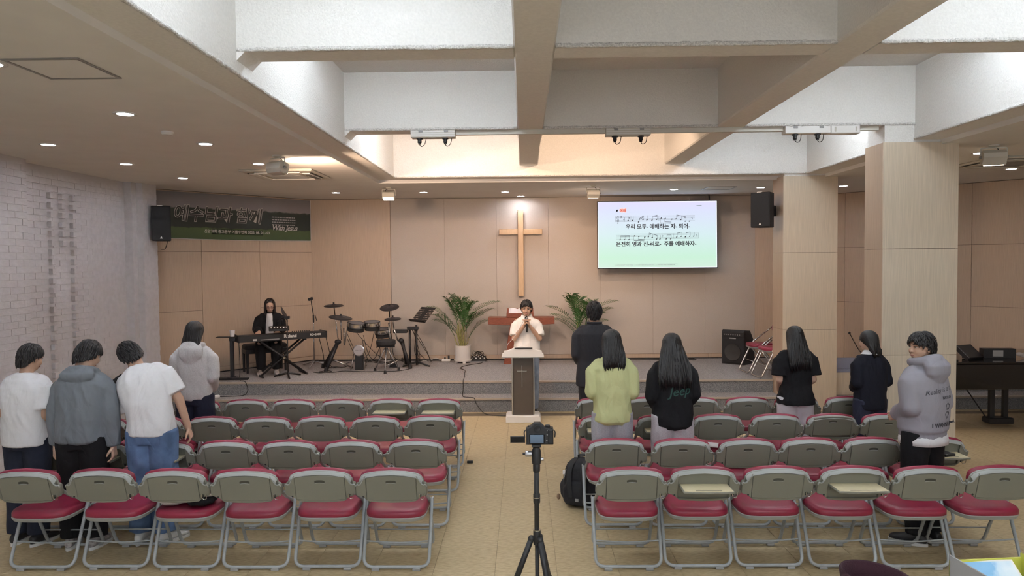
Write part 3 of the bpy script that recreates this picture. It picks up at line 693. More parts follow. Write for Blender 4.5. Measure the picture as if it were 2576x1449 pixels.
t = empty('junction_box', (3.46, 7.95, ZB), 0, 'white clip lid junction box beside the column', 'junction box')
MB().bevbox(-.155, .155, -.055, .06, -.09, -.002, .008, 'y').build('housing', 'white_plastic', t)
for s in (-.11, .11): MB().bevbox(s - .008, s + .008, -.066, -.055, -.07, -.02, .002, 'y').build('clip', 'ivory_plastic', t)
for x0, x1, n in ((-.73, .90, 'between the left and middle power boxes'), (1.38, 2.82, 'between the middle and column power boxes')):
    o = MB().bevbox(x0, x1, 7.955, 8.01, ZB - .05, ZB - .002, .003, 'x').build('cable_duct', 'ivory_plastic'); tag(o, 'slim grey cable duct ' + n, 'cable duct', 'ducts under the beam')
o = MB().bevbox(3.62, 3.84, 7.955, 8.01, ZB - .05, ZB - .002, .003, 'x').build('cable_duct', 'ivory_plastic'); tag(o, 'short cable duct ending at the column', 'cable duct', 'ducts under the beam')
# ================================================================== things on the stage and in the hall
def at(px, py, Y):
    # room point that lies at depth Y on the sight line of a photo pixel
    r = cam.matrix_world.to_3x3() @ V((px - 1288, 724.5 - py, -F_PX)); return V((0, 0, CAM_H)) + r * (Y / r.y)
def rod(a, b, r, name, m, parent, n=8): return MB().tube([a, b], r, n).build(name, m, parent, True)
def cable(pts, label, m='cable', r=.006, n=8, name='cable'):
    o = MB().tube(spline(pts, n), r, 6).build(name, m, None, True); return tag(o, label, 'cable')
def ramp_mat(name, stops, axis=2, lo=0., hi=1., emit=0.0, noise_amt=0.0, nscale=5.0, interp='LINEAR', rough=.6, second=None):
    m = bpy.data.materials.new(name); m.use_nodes = True; N, L = m.node_tree.nodes, m.node_tree.links; b = N['Principled BSDF']
    tc = N.new('ShaderNodeTexCoord'); sp = N.new('ShaderNodeSeparateXYZ'); L.new(tc.outputs['Object'], sp.inputs[0])
    mr = N.new('ShaderNodeMapRange'); mr.inputs[1].default_value = lo; mr.inputs[2].default_value = hi; L.new(sp.outputs[axis], mr.inputs[0]); out = mr.outputs[0]
    if noise_amt:
        nz = N.new('ShaderNodeTexNoise'); nz.inputs['Scale'].default_value = nscale; nz.inputs['Detail'].default_value = 6; L.new(tc.outputs['Object'], nz.inputs['Vector'])
        ma = N.new('ShaderNodeMath'); ma.operation = 'MULTIPLY_ADD'; ma.inputs[1].default_value = noise_amt; ma.inputs[2].default_value = -noise_amt / 2; L.new(nz.outputs[0], ma.inputs[0])
        ad = N.new('ShaderNodeMath'); ad.operation = 'ADD'; L.new(out, ad.inputs[0]); L.new(ma.outputs[0], ad.inputs[1]); out = ad.outputs[0]
    rp = N.new('ShaderNodeValToRGB'); rp.color_ramp.interpolation = interp
    while len(rp.color_ramp.elements) < len(stops): rp.color_ramp.elements.new(.5)
    for e, (p, c) in zip(rp.color_ramp.elements, stops): e.position = p; e.color = (*c, 1)
    L.new(out, rp.inputs[0]); L.new(rp.outputs[0], b.inputs['Base Color']); b.inputs['Roughness'].default_value = rough
    if emit:
        L.new(rp.outputs[0], b.inputs['Emission Color']); b.inputs['Emission Strength'].default_value = emit; b.inputs['Base Color'].default_value = (0, 0, 0, 1)
        for l in list(b.inputs['Base Color'].links): L.remove(l)
    MATS[name] = m
# ---- banner on the oblique wall
ramp_mat('banner_print', [(0, (.055, .085, .028)), (.235, (.075, .11, .035)), (.26, (.022, .026, .020)), (.60, (.026, .034, .026)), (.66, (.035, .045, .032)), (.69, (.27, .24, .245)), (1, (.20, .185, .19))], 2, 2.69, 3.45, 0, .10, 9.0, rough=.5)
mat('print_white', (.62, .57, .52), .6); mat('print_pale', (.40, .37, .34), .6); mat('print_dark', (.05, .045, .04), .6); mat('print_green', (.03, .045, .02), .6)
mat('hem_white', (.62, .58, .55), .6)
bn = empty('banner'); tag(bn, 'wide printed banner of trees and meadow with white outlined lettering', 'banner')
def on_ban(mb, name, m, smooth=False): o = mb.build(name, m, bn, smooth); o.matrix_local = ML; return o
g = MB(); nu, nv = 40, 8; vv = []
for i in range(nu + 1):
    u = .02 + i / nu * 2.86
    for j in range(nv + 1):
        z = 2.69 + (j / nv) * .765 - .012 * math.sin(PI * i / nu) * (1 - j / nv)
        vv.append((u, .012 + .006 * math.sin(i * .7) * (1 - j / nv), z))
fs = [(i * (nv + 1) + j, (i + 1) * (nv + 1) + j, (i + 1) * (nv + 1) + j + 1, i * (nv + 1) + j + 1) for i in range(nu) for j in range(nv)]
k = len(vv); g.add(vv + [(a, b - .004, c) for a, b, c in vv], fs + [tuple(q + k for q in f[::-1]) for f in fs]); on_ban(g, 'cloth', 'banner_print', True)
on_ban(MB().tube([(.02 + i / nu * 2.86, .014 + .006 * math.sin(i * .7), 2.69 - .012 * math.sin(PI * i / nu)) for i in range(nu + 1)], .006, 5), 'bottom_hem', 'hem_white')
on_ban(MB().box(.012, .022, .008, .018, 2.69, 3.455), 'side_hem', 'hem_white')
RT = Matrix(((-1, 0, 0, 0), (0, 0, 1, 0), (0, 1, 0, 0), (0, 0, 0, 1)))
def ban_text(s, size, u, z, m, y=.022, **kw): return lettering('lettering', s, size, ML @ Matrix.Translation((u, y, z)) @ RT, m, bn, **kw)
for dy, m, bold in ((.020, 'print_white', .009), (.0225, 'print_dark', .001)):
    ban_text('예수님과 함께', .29, 1.83, 3.09, m, dy, shear=.18, bold=bold, spacing=.90)
ban_text('With Jesus', .135, .58, 2.915, 'print_white', shear=.3, spacing=.9, bold=.001)
on_ban(MB().bevbox(1.02, 1.96, .016, .020, 2.775, 2.86, .01, 'y'), 'caption_plate', 'print_green')
ban_text('신암교회 중고등부 여름수련회 2025. 08. 01 - 03', .062, 1.49, 2.817, 'print_white', .0215, bold=.001)
for r_ in range(4):
    u = .83
    while u > .36:
        w_ = random.uniform(.02, .05); on_ban(MB().box(max(u - w_, .34), u, .018, .0205, 3.10 - r_ * .045, 3.118 - r_ * .045), 'fine_print', 'print_pale'); u -= w_ + .012
# ---- wall mounted screen
ramp_mat('screen_glow', [(0, (.52, .68, .58)), (.16, (.47, .70, .55)), (.5, (.54, .68, .70)), (.85, (.58, .62, .78)), (1, (.62, .59, .82))], 2, -.61, .61, 0.92, .10, 1.2)
mat('screen_edge', (0, 0, 0), .5, emit=(.93, .93, 1), estr=1.0); mat('ink', (.012, .010, .03), .6); mat('ink_red', (.45, .07, .05), .6, emit=(.45, .09, .06), estr=.5); mat('ink_pink', (.8, .5, .45), .6, emit=(.8, .45, .42), estr=.7); mat('ink_soft', (.28, .36, .36), .6, emit=(.25, .33, .34), estr=.5)
TVM = Matrix.Translation((2.475, 13.50, 2.742)) @ Matrix.Rotation(-.03, 4, 'X')
tv = empty('wall_screen', (2.475, 13.50, 2.742)); tv.rotation_euler = (-.03, 0, 0); tag(tv, 'large flat screen showing song lyrics and music notes', 'screen')
MB().bevbox(-1.105, 1.105, 0, .055, -.625, .625, .004, 'y').build('bezel', 'black', tv)
MB().box(-1.095, 1.095, -.002, .001, -.612, .612).build('edge_glow', 'screen_edge', tv)
MB().box(-1.088, 1.088, -.004, -.001, -.605, .605).build('display', 'screen_glow', tv)
MB().box(-.3, .3, .055, .25, -.25, .25).build('wall_bracket', 'black', tv)
rod((.98, .06, .62), (.98, .10, .735), .012, 'hanger', 'black', tv)
QS = .001622
def sx(zx): return (zx - 965) * QS
def sz(zy): return -(zy - 505) * QS
TXM = Matrix(((1, 0, 0, 0), (0, 0, -1, 0), (0, 1, 0, 0), (0, 0, 0, 1)))
def tv_text(s, size, zx, zy, m='ink', y=-.0055, **kw): return lettering('lettering', s, size, Matrix.Translation((sx(zx), y, sz(zy))) @ TXM, m, tv, **kw)
tv_text('우리 모두- 예배하는 자- 되어-', .098, 970, 415, bold=.0026, spacing=.985); tv_text('온전히 영과 진-리로-  주를 예배하자-', .098, 950, 613, bold=.0026, spacing=.985)
tv_text('예배', .066, 575, 231, 'ink_pink', -.005, bold=.010); tv_text('예배', .066, 575, 231, 'ink_red', -.0062, bold=.002); tv_text('♬', .07, 505, 232, bold=.001)
st_ = MB(); nt_ = MB()
def sbox(mb, x0, y0, x1, y1, t): 
    a, b = V((sx(x0), sz(y0))), V((sx(x1), sz(y1))); d = (b - a).normalized(); n = V((-d.y, d.x)) * t / 2
    q = [a + n, b + n, b - n, a - n]; mb.prism([(p.x, p.y) for p in q], -.0060, -.0045, 'y')
def head(x, y, filled=True): nt_.ell((sx(x), -.0055, sz(y)), (.0145, .0012, .0095), Matrix.Rotation(-.45, 3, 'Y'), 10, 6)
for (xa, xb, ys) in ((488, 1390, 290), (497, 1433, 492)):
    for i in range(5): sbox(st_, xa, ys + i * 15 + (4 if ys < 400 else 6), xb, ys + i * 15, .0022)
for x, y0, y1 in ((490, 298, 356), (665, 296, 354), (983, 294, 352), (675, 498, 556), (1150, 494, 552), (1433, 490, 548)): sbox(st_, x, y0, x, y1, .0026)
n1 = [(632, 345, 300), (685, 340, 295), (752, 360, 322), (803, 332, 292), (847, 337, 285), (905, 340, 296), (957, 333, 284), (1010, 318, 372), (1055, 322, 360), (1130, 332, 372), (1175, 330, 285), (1232, 337, 298), (1282, 356, 305), (1328, 356, 310)]
n2 = [(540, 560, 514), (590, 560, 514), (640, 560, 512), (705, 518, 570), (755, 524, 560), (822, 532, 572), (862, 530, 487), (905, 538, 495), (955, 556, 512), (993, 556, 512), (1065, 555, 510), (1115, 555, 510), (1183, 535, 490), (1235, 527, 482), (1282, 534, 488), (1330, 527, 480), (1375, 526, 480)]
for x, y, s_ in n1 + n2:
    head(x, y); dx = 8 if s_ < y else -8; sbox(nt_, x + dx, y, x + dx, s_, .0028)
for a in ((760, 322, 812, 290), (760, 334, 812, 302), (913, 296, 965, 284), (913, 307, 965, 296), (1002, 373, 1122, 377), (1048, 360, 1122, 364), (1183, 283, 1290, 305), (1183, 294, 1200, 298), (1272, 316, 1290, 320), (640, 300, 652, 325), (548, 514, 648, 514), (548, 528, 648, 528), (698, 571, 814, 575), (748, 558, 814, 562), (870, 487, 963, 514), (870, 500, 888, 505), (946, 518, 963, 523), (1073, 510, 1123, 510), (1073, 523, 1123, 523), (1191, 490, 1243, 481), (1290, 488, 1338, 479)): sbox(nt_, *a, .0075)
clef = [(520, 345), (512, 335), (505, 345), (513, 358), (530, 352), (528, 335), (510, 325), (506, 310), (520, 288), (526, 300), (518, 345), (520, 375), (510, 376)]
for a, b in zip(clef, clef[1:]): sbox(nt_, *a, *b, .0052)
for a in ((547, 290, 545, 318), (558, 287, 556, 315), (541, 300, 564, 296), (541, 310, 564, 306), (580, 335, 592, 308), (592, 308, 590, 356), (580, 335, 597, 333), (1350, 315, 1366, 322), (1366, 322, 1355, 345), (1018, 512, 1030, 518), (1030, 518, 1022, 535), (1400, 508, 1413, 514), (1413, 514, 1404, 530)): sbox(nt_, *a, .0045)
st_.build('music_staff', 'ink', tv); nt_.build('music_notes', 'ink', tv)
for x0, x1 in ((478, 706), (713, 948), (955, 1188)):
    for a in ((x0, 838, x1, 838), (x0, 860, x1, 860), (x0, 838, x0, 860), (x1, 838, x1, 860)):
        q = MB(); sbox(q, *a, .0022); q.build('footer_frame', 'ink_soft', tv)
    x = x0 + 10
    while x < x1 - 25: q = MB(); w_ = random.uniform(6, 13); sbox(q, x, 850, x + w_, 850, .012); q.build('footer_print', 'ink_soft', tv); x += w_ + 6
q = MB(); sbox(q, 1410, 180, 1468, 178, .010); q.build('footer_print', 'ink_soft', tv)
# ---- cross
cr = empty('wall_cross', (-.05, 13.78, 1.61), 0, 'tall plain wooden cross on the stage wall', 'cross')
MB().bevbox(-.052, .052, -.06, .0, 0, 1.63, .006, 'y').build('upright', 'gold_wood', cr)
MB().bevbox(-.405, -.052, -.058, -.002, 1.165, 1.265, .006, 'y').build('arm', 'gold_wood', cr); MB().bevbox(.052, .405, -.058, -.002, 1.165, 1.265, .006, 'y').build('arm', 'gold_wood', cr)
# ---- loudspeakers
def loudspeaker(loc, rz, tilt, w_, h, d, label):
    t = empty('loudspeaker', loc); t.rotation_euler = (tilt, 0, rz); tag(t, label, 'speaker', 'wall loudspeakers')
    MB().bevprism([(-w_ / 2, -d / 2), (w_ / 2, -d / 2), (w_ / 2 * .72, d / 2), (-w_ / 2 * .72, d / 2)], -h / 2, h / 2, .008, 'z').build('cabinet', 'speaker_black', t)
    MB().bevbox(-w_ / 2 + .008, w_ / 2 - .008, -d / 2 - .008, -d / 2, -h / 2 + .01, h / 2 - .01, .004, 'y').build('grille', 'speaker_black', t)
    MB().prism([(-.018, -h / 2 + .035), (.018, -h / 2 + .035), (.005, -h / 2 + .065), (-.005, -h / 2 + .065)], -d / 2 - .011, -d / 2 - .008, 'y').build('badge', 'white_plastic', t)
    MB().box(-.05, .02, -d / 2 - .004, -d / 2 + .03, h / 2 - .004, h / 2 + .008).build('top_tag', 'white_plastic', t)
    MB().box(-.05, .05, d / 2 - .01, d / 2 + .22, -.08, .08).build('bracket', 'black', t)
    return t
loudspeaker((-5.515, 11.06, 2.885), .32, 0, .27, .53, .24, 'black loudspeaker on the brick pier beside the banner')
loudspeaker((3.60, 10.98, 3.0), -.72, 0, .29, .52, .25, 'black loudspeaker on the wood clad column')
cable([(-5.47, 11.12, 2.63), (-5.50, 11.14, 2.55), (-5.56, 11.2, 2.50), (-5.64, 11.25, 2.5)], 'short black lead below the pier loudspeaker')
# ---- pulpit table with book rest
pt = empty('pulpit', (-.05, 13.27, ZS), 0, 'red brown wooden pulpit table shaped like a T', 'pulpit')
MB().bevprism([(-.60, .85), (-.60, .735), (-.32, .715), (.32, .715), (.60, .735), (.60, .85)], -.2, .2, .006, 'y').build('table_top', 'red_wood', pt)
MB().bevprism([(-.325, 0), (.325, 0), (.20, .72), (-.20, .72)], -.13, .14, .006, 'y').build('pedestal', 'red_wood', pt)
rs = empty('book_rest', (-.07, 13.28, 1.256), 0, 'slanted wooden book rest on the pulpit', 'book rest')
MB().bevprism([(-.12, 0), (.13, 0), (.13, .15), (-.12, .045)], -.245, .245, .005, 'x').build('body', 'red_wood', rs)
MB().bevbox(-.245, .245, -.15, -.115, 0, .075, .004, 'y').build('ledge', 'red_wood', rs)
bk = empty('open_book', (-.12, 13.275, 1.345)); bk.rotation_euler = (.40, 0, 0); tag(bk, 'large open bible on the slanted rest', 'book')
for s in (-1, 1):
    MB().prism([(0, .012), (s * .05, .034), (s * .11, .036), (s * .155, .022), (s * .155, 0), (0, 0)], -.10, .10, 'y').build('page_block', 'paper', bk)
MB().box(-.165, .165, -.107, .107, -.006, 0).build('cover', 'black', bk)
# ---- lectern in front of the stage
mat('lectern_brown', (.085, .066, .052), .35, var=.05); mat('acrylic', (.78, .80, .82), .15)
lc = empty('lectern', (-.02, 10.27, 0), 0, 'white and dark brown lectern with a thin metal cross on its front', 'lectern')
MB().bevprism([(-.245, 0), (.245, 0), (.245, .075), (.225, .10), (-.225, .10), (-.245, .075)], -.16, .17, .006, 'y').build('base', 'white_plastic', lc)
MB().bevbox(-.145, .145, -.085, .10, .10, .935, .004, 'y').build('body', 'lectern_brown', lc)
for s in (-1, 1): MB().bevbox(s * .152 - .009, s * .152 + .009, -.105, -.075, .085, .94, .004, 'y').build('side_rail', 'chrome', lc)
dk = [(-.30, .925), (.30, .925), (.285, .985), (.27, .985), (.262, 1.02), (.22, 1.022), (.13, 1.055), (.05, 1.078), (-.03, 1.083), (-.11, 1.068), (-.19, 1.03), (-.235, 1.022), (-.262, 1.02), (-.27, .985), (-.285, .985)]
MB().bevprism([(x, z) for x, z in dk], -.17, -.145, .005, 'y').build('front_board', 'white_plastic', lc)
MB().bevprism([(-.145, .94), (.20, .90), (.20, .925), (-.145, .985)], -.275, .275, .004, 'x').build('desk', 'white_plastic', lc)
MB().box(-.29, .29, -.176, -.165, .920, .930).build('metal_strip', 'chrome', lc)
MB().bevbox(-.019, -.009 + .0, -.094, -.085, .49, .80, .002, 'y').build('cross_upright', 'chrome', lc); MB().bevbox(-.085, .057, -.094, -.086, .716, .727, .002, 'y').build('cross_arm', 'chrome', lc)
tb = empty('tablet', (-.01, 10.155, 1.005)); tb.rotation_euler = (-.62, 0, 0); tag(tb, 'black tablet lying on the lectern desk', 'tablet')
MB().bevbox(-.125, .125, -.09, .09, 0, .009, .003, 'z').build('body', 'black', tb); MB().box(-.115, .115, -.08, .08, .009, .0095).build('display', 'black_gloss', tb)
gm = empty('gooseneck_microphone', (-.245, 10.30, .96), 0, 'thin gooseneck microphone on the lectern', 'microphone')
tip = at(1321, 800, 10.40) - V((-.245, 10.30, .96))
MB().cyl((0, 0, -.03), .014, .05, 12).build('socket', 'black', gm); MB().tube(spline([(0, 0, 0), (.008, 0, .12), tip * .45 + V((0, 0, .02)), tip]), .0035, 6).build('neck', 'steel', gm, True)
MB().cap(tip, tip + V((.02, 0, .022)), .008, .011).build('capsule', 'black', gm, True)
# ---- potted palms
mat('palm_green', (.028, .085, .016), .42, var=.35, vscale=9, objvar=.25); mat('palm_stem', (.27, .26, .09), .5, var=.3, vscale=30); mat('pot_white', (.74, .72, .70), .45, bump=.15, bscale=60); mat('soil', (.05, .03, .02), .95)
def palm(loc, seed, label):
    random.seed(seed)
    t = empty('potted_palm', loc, 0, label, 'plant', 'potted palms')
    MB().lathe([(.0, .055), (.135, .055), (.145, .075), (.152, .30), (.155, .325), (.145, .325), (.138, .29), (0, .29)], n=28).build('pot', 'pot_white', t, SM)
    MB().lathe([(0, .03), (.155, .03), (.165, .05), (.165, .058), (.15, .058), (0, .055)], n=28).build('saucer', 'pot_white', t, SM)
    for k in range(4): a = k * PI / 2 + .3; MB().cbox((.12 * math.cos(a), .12 * math.sin(a), .016), (.05, .05, .032)).build('saucer_foot', 'white_plastic', t)
    MB().cyl((0, 0, .285), .137, .008, 24).build('earth', 'soil', t)
    spec_ = [(-2.0, 1.12, .55, .75), (-1.2, .98, .35, .7), (-2.75, .92, .62, .55), (2.9, .72, .5, .35), (.25, 1.02, .62, .75), (-.15, .85, .5, .5), (.75, .98, .30, .65), (1.7, 1.05, .25, .75), (-.55, .75, .42, .4), (2.3, 1.0, .35, .65), (3.5, .62, .48, .25), (-1.6, .80, .30, .5), (.1, .58, .42, .25), (1.2, .7, .3, .45), (-2.4, 1.15, .25, .85)]
    for i, (az, top, reach, st0) in enumerate(spec_):
        d = V((math.cos(az), math.sin(az), 0)); d.y *= .55
        b0 = V((random.uniform(-.07, .07), random.uniform(-.07, .07), .29)); knee = V((b0.x * 1.3, b0.y * 1.3, .29 + st0 * .62)) + d * reach * .12
        end = V((0, 0, .29)) + d * reach + V((0, 0, top * .82 - .05 * reach)); ctl = knee + (end - knee) * .5 + V((0, 0, .13))
        MB().tube(spline([b0, (b0 + knee) / 2 + d * .01, knee], 4), [.011, .011, .01, .010, .009, .009, .008, .008, .006][:9], 6).build('stem', 'palm_stem', t, True)
        pts = [knee * (1 - q) ** 2 + ctl * 2 * q * (1 - q) + end * q * q for q in [j / 14 for j in range(15)]]
        fr = MB(); fr.tube(pts, [.006 - .0003 * j for j in range(15)], 5)
        for j in range(2, 15):
            p = pts[j]; tg = (pts[min(j + 1, 14)] - pts[j - 1]).normalized(); sd = tg.cross(V((0, 0, 1))).normalized(); upn = sd.cross(tg)
            ln = (.10 + .17 * math.sin(PI * (j - 1) / 14.5)) * random.uniform(.85, 1.1)
            for s in (-1, 1, ) if j < 14 else (-1, 1, 0):
                dr = (sd * s * .75 + tg * (.75 if s else 1.2) + upn * .35).normalized(); m1 = p + dr * ln * .55; e1 = p + dr * ln + V((0, 0, -.045 - .02 * random.random()))
                wv = dr.cross(upn).normalized() * .0085
                fr.add([p + wv * .4, p - wv * .4, m1 + wv, m1 - wv, e1, m1 + V((0, 0, .003))], [(0, 2, 5), (0, 5, 1), (1, 5, 3), (2, 4, 5), (5, 4, 3)])
        fr.build('frond', 'palm_green', t)
palm((-1.14, 13.42, ZS), 3, 'potted palm in a white pot left of the pulpit'); palm((1.06, 13.40, ZS), 21, 'potted palm right of the pulpit, half hidden behind the suited man')
# ---- floor mixer and power strip
mx = empty('floor_mixer', (-.86, 13.56, ZS), 0, 'small black and silver audio mixer on the stage floor', 'mixer')
MB().bevprism([(-.11, .0), (.11, 0), (.11, .09), (-.11, .05)], -.14, .14, .004, 'x').build('case', 'black', mx); MB().box(-.145, .145, -.125, -.11, .0, .02).build('front_edge', 'chrome', mx)
for i in range(7):
    for j in range(3):
        if (i + j) % 2 == 0: MB().cyl((-.115 + i * .038, -.06 + j * .055, .06 + j * .02), .009, .018, 8).build('knob', 'white_plastic', mx)
for i in range(6):
    xx = -.11 + i * .044; MB().tube(spline([(xx, .06, .085), (xx + random.uniform(-.03, .03), .02, .14 + random.random() * .06), (xx + random.uniform(-.09, .09), .10, .15), (random.choice((-.16, .17)), .10, .02)]), .005, 6).build('lead', 'cable', mx, True)
ps = empty('power_strip', (-1.47, 13.60, ZS), .05, 'white multi socket power strip on the stage floor', 'power strip')
MB().bevbox(-.08, .08, -.03, .03, 0, .045, .005, 'z').build('body', 'white_plastic', ps); MB().cbox((.05, 0, .075), (.035, .035, .06)).build('plug', 'black', ps); MB().cbox((-.02, 0, .06), (.03, .03, .03)).build('plug', 'black', ps)
MB().tube(spline([(-.08, 0, .02), (-.2, .02, .06), (-.3, .05, .02), (-.45, .03, .008)]), .006, 6).build('lead', 'cable_white', ps, True)
cable([(-.78, 13.45, .41), (-.80, 13.28, .41), (-1.03, 13.0, .41), (-1.12, 12.7, .41), (-1.02, 12.4, .41), (-1.0, 12.1, .41), (-.97, 11.7, .41), (-.96, 11.35, .41), (-.955, 11.262, .40), (-.955, 11.258, .30), (-.96, 11.23, .213), (-.93, 11.0, .213), (-.85, 10.95, .213), (-.76, 10.868, .215), (-.72, 10.86, .12), (-.60, 10.75, .008), (-.42, 10.60, .008), (-.24, 10.56, .008), (-.21, 10.6, .008)], 'thin black cable running from the mixer down the steps to the lectern', r=.0055, n=8)
for i, (y, zz) in enumerate(((13.74, .012), (13.70, .009))):
    cable([(-4.0 + i * .1, y, ZS + zz), (-2.8, y + .02, ZS + zz), (-2.0, y - .03, ZS + zz), (-1.0, y + .03, ZS + zz), (.1, y, ZS + zz), (1.2, y + .03, ZS + zz), (2.2, y - .03, ZS + zz), (3.2, y - .05 - .12 * i, ZS + zz)], ['upper', 'lower'][i] + ' black cable lying along the foot of the stage wall', r=.009)
# ---- bass amplifier
am = empty('bass_amplifier', (3.86, 13.13, ZS), -.72, 'black bass amplifier with a round woofer on the stage', 'amplifier')
MB().bevprism([(-.22, 0), (.22, 0), (.22, .36), (.03, .595), (-.20, .615), (-.22, .58)], -.21, .21, .008, 'x').build('cabinet', 'speaker_black', am)
MB().bevbox(-.19, .19, -.232, -.222, .03, .44, .004, 'y').build('grille', 'speaker_black', am)
mat('cone', (.03, .028, .027), .6)
MB().lathe([(0, .0), (.04, -.004), (.13, .0), (.15, .006), (.15, -.004), (0, -.008)], n=28, M=Matrix.Translation((0, -.236, .22)) @ Matrix.Rotation(PI / 2, 4, 'X')).build('woofer', 'cone', am, SM)
MB().bevbox(-.19, .19, -.228, -.216, .49, .575, .003, 'y').build('control_panel', 'black', am)
for i in range(8): MB().cyl((-.15 + i * .04, -.228, .53), .010, -.014, 10, 'y').build('knob', 'steel', am)
MB().box(-.06, .06, -.238, -.232, .455, .475).build('name_plate', 'grey_plastic', am)
# ---- keyboard and its stand
KM = TR((-4.05, 12.05, 0), math.atan2(.80, 1.21))          # local x along the keyboard, -y towards the hall
kb = empty('stage_piano', (-4.05, 12.05, 1.0), math.atan2(.80, 1.21), 'long black stage piano seen from behind on a crossed stand', 'keyboard')
MB().bevprism([(-.16, 0), (.17, 0), (.17, .06), (.02, .085), (-.06, .115), (-.16, .10)], -.705, .705, .006, 'x').build('body', 'black', kb)
for s in (-1, 1): MB().bevbox(s * .712 - .014, s * .712 + .014, -.165, .18, -.004, .11, .006, 'x').build('end_cheek', 'black_matte', kb)
MB().box(-.63, .60, .06, .165, .062, .082).build('white_keys', 'white_plastic', kb)
for i in range(36): 
    if i % 7 not in (2, 6): MB().box(-.615 + i * .034, -.602 + i * .034, .06, .115, .082, .092).build('black_key', 'black', kb)
for i in range(9): MB().bevbox(.16 + i * .035, .172 + i * .035, -.06, -.045, .114, .132, .002, 'z').build('slider', 'black', kb)
mat('sticker', (.62, .62, .60), .5)
MB().box(-.50, -.44, -.163, -.158, .015, .045).build('port_plate', 'sticker', kb); MB().box(-.38, -.08, -.163, -.158, .018, .032).build('port_row', 'grey_plastic', kb)
KT = Matrix(((1, 0, 0, 0), (0, 0, -1, 0), (0, 1, 0, 0), (0, 0, 0, 1)))
lettering('lettering', 'Roland', .075, Matrix.Translation((.10, -.166, .062)) @ KT, 'sticker', kb, bold=.003); lettering('lettering', 'RD-2000', .05, Matrix.Translation((.52, -.166, .062)) @ KT, 'sticker', kb, bold=.001)
ks = empty('keyboard_stand', (-4.05, 12.05, ZS), math.atan2(.80, 1.21), 'black crossed double brace keyboard stand', 'stand')
for y in (-.09, .10):
    for s in (-1, 1): MB().tube([(s * -.36, y + s * .02, .02), (s * .36, y + s * .02, .585)], .017, 8).build('brace', 'black', ks, True)
for s in (-1, 1):
    MB().tube([(s * .36, -.20, .014), (s * .36, .24, .014)], .017, 8).build('floor_bar', 'black', ks, True); MB().tube([(s * .36, -.15, .586), (s * .36, .17, .586)], .015, 8).build('support_arm', 'black_matte', ks, True)
MB().cyl((0, -.14, .30), .022, .30, 12, 'y').build('pivot', 'chrome', ks, SM)
sd_ = empty('cup_stand', (-4.70, 11.62, ZS), .05, 'black post stand with a flat foot holding a paper cup', 'stand')
MB().bevbox(-.27, .27, -.12, -.05, 0, .035, .006, 'z').build('foot_bar', 'black', sd_); MB().bevbox(-.27, .05, .03, .08, 0, .03, .006, 'z').build('foot_bar', 'black', sd_); MB().bevbox(-.06, .02, -.12, .08, .0, .04, .006, 'z').build('foot_bridge', 'black', sd_)
MB().bevbox(-.035, .015, -.04, .02, .03, .655, .005, 'z').build('post', 'black', sd_); MB().bevbox(-.04, .06, -.05, .03, .62, .675, .006, 'z').build('bracket', 'black', sd_); MB().bevbox(-.25, .04, -.06, .06, .676, .688, .004, 'z').build('shelf', 'black', sd_)
cp = empty('paper_cup', (-4.705, 11.625, ZS + .688), 0, 'white paper cup at the end of the keyboard', 'cup')
MB().lathe([(0, 0), (.032, 0), (.043, .10), (.045, .103), (.040, .103), (.031, .006), (0, .006)], n=20).build('cup', 'paper', cp, SM)
be = empty('piano_bench', (-4.50, 12.50, ZS), math.atan2(.80, 1.21), 'dark padded piano bench behind the keyboard', 'bench')
MB().loft([((0, 0, z), (.36 * k, 0, 0), (0, .17 * k, 0)) for z, k in ((.40, .97), (.42, 1), (.455, 1), (.475, .95), (.48, .85))], 30, 6).build('cushion', 'black_matte', be, True); MB().bevbox(-.35, .35, -.16, .16, .33, .40, .004, 'z').build('frame', 'black', be)
for a in (-.32, .32):
    for b in (-.13, .13): MB().tube([(a, b, .33), (a, b, 0)], [.026, .018], 8).build('leg', 'black', be)
# thin stand with a tablet and a small mixer in front of the keyboard
ts = empty('tablet_stand', (-3.87, 11.80, ZS), 0, 'thin black microphone stand carrying a tablet and a small mixer', 'stand')
for k in range(3):
    a = k * 2 * PI / 3 - PI / 2 + .4; MB().tube([(0, 0, .07), (.24 * math.cos(a), .24 * math.sin(a), .012)], [.018, .013], 8).build('leg', 'black', ts, True)
MB().tube([(0, 0, .03), (0, 0, .97)], .010, 8).build('pole', 'black', ts, True); MB().bevbox(-.04, .04, -.025, .03, .955, 1.0, .005, 'z').build('clamp', 'black', ts)
MB().tube(spline([(0, 0, .97), (-.08, .03, .97), (-.18, .06, .90)]), .008, 6).build('arm', 'black', ts, True)
o = MB().bevbox(-.11, .11, -.008, .006, -.08, .08, .004, 'y').build('tablet', 'black', ts); o.location = (-.06, .05, 1.03); o.rotation_euler = (-.5, .75, 1.35)
o = MB().bevprism([(-.09, 0), (.09, 0), (.09, .07), (-.09, .03)], -.16, .16, .004, 'x').build('mixer', 'black', ts); o.location = (-.17, .10, .755); o.rotation_euler = (0, 0, .35)
for i in range(6): q = MB().cyl((-.12 + i * .048, -.05, .045), .012, .02, 8).build('knob', 'white_plastic', ts); q.location = (-.17, .10, .755); q.rotation_euler = (0, 0, .35)
ms = empty('microphone_stand', (-3.80, 13.05, ZS), 0, 'tall microphone stand with a boom clip behind the keyboard', 'stand')
for k in range(3):
    a = k * 2 * PI / 3 + .5; MB().tube([(0, 0, .09), (.28 * math.cos(a), .28 * math.sin(a), .012)], .009, 6).build('leg', 'steel', ms, True)
MB().tube([(0, 0, .05), (0, 0, .82)], .012, 8).build('lower_tube', 'chrome', ms, True); MB().tube([(0, 0, .80), (0, 0, .93)], .015, 8).build('clutch', 'black', ms, True)
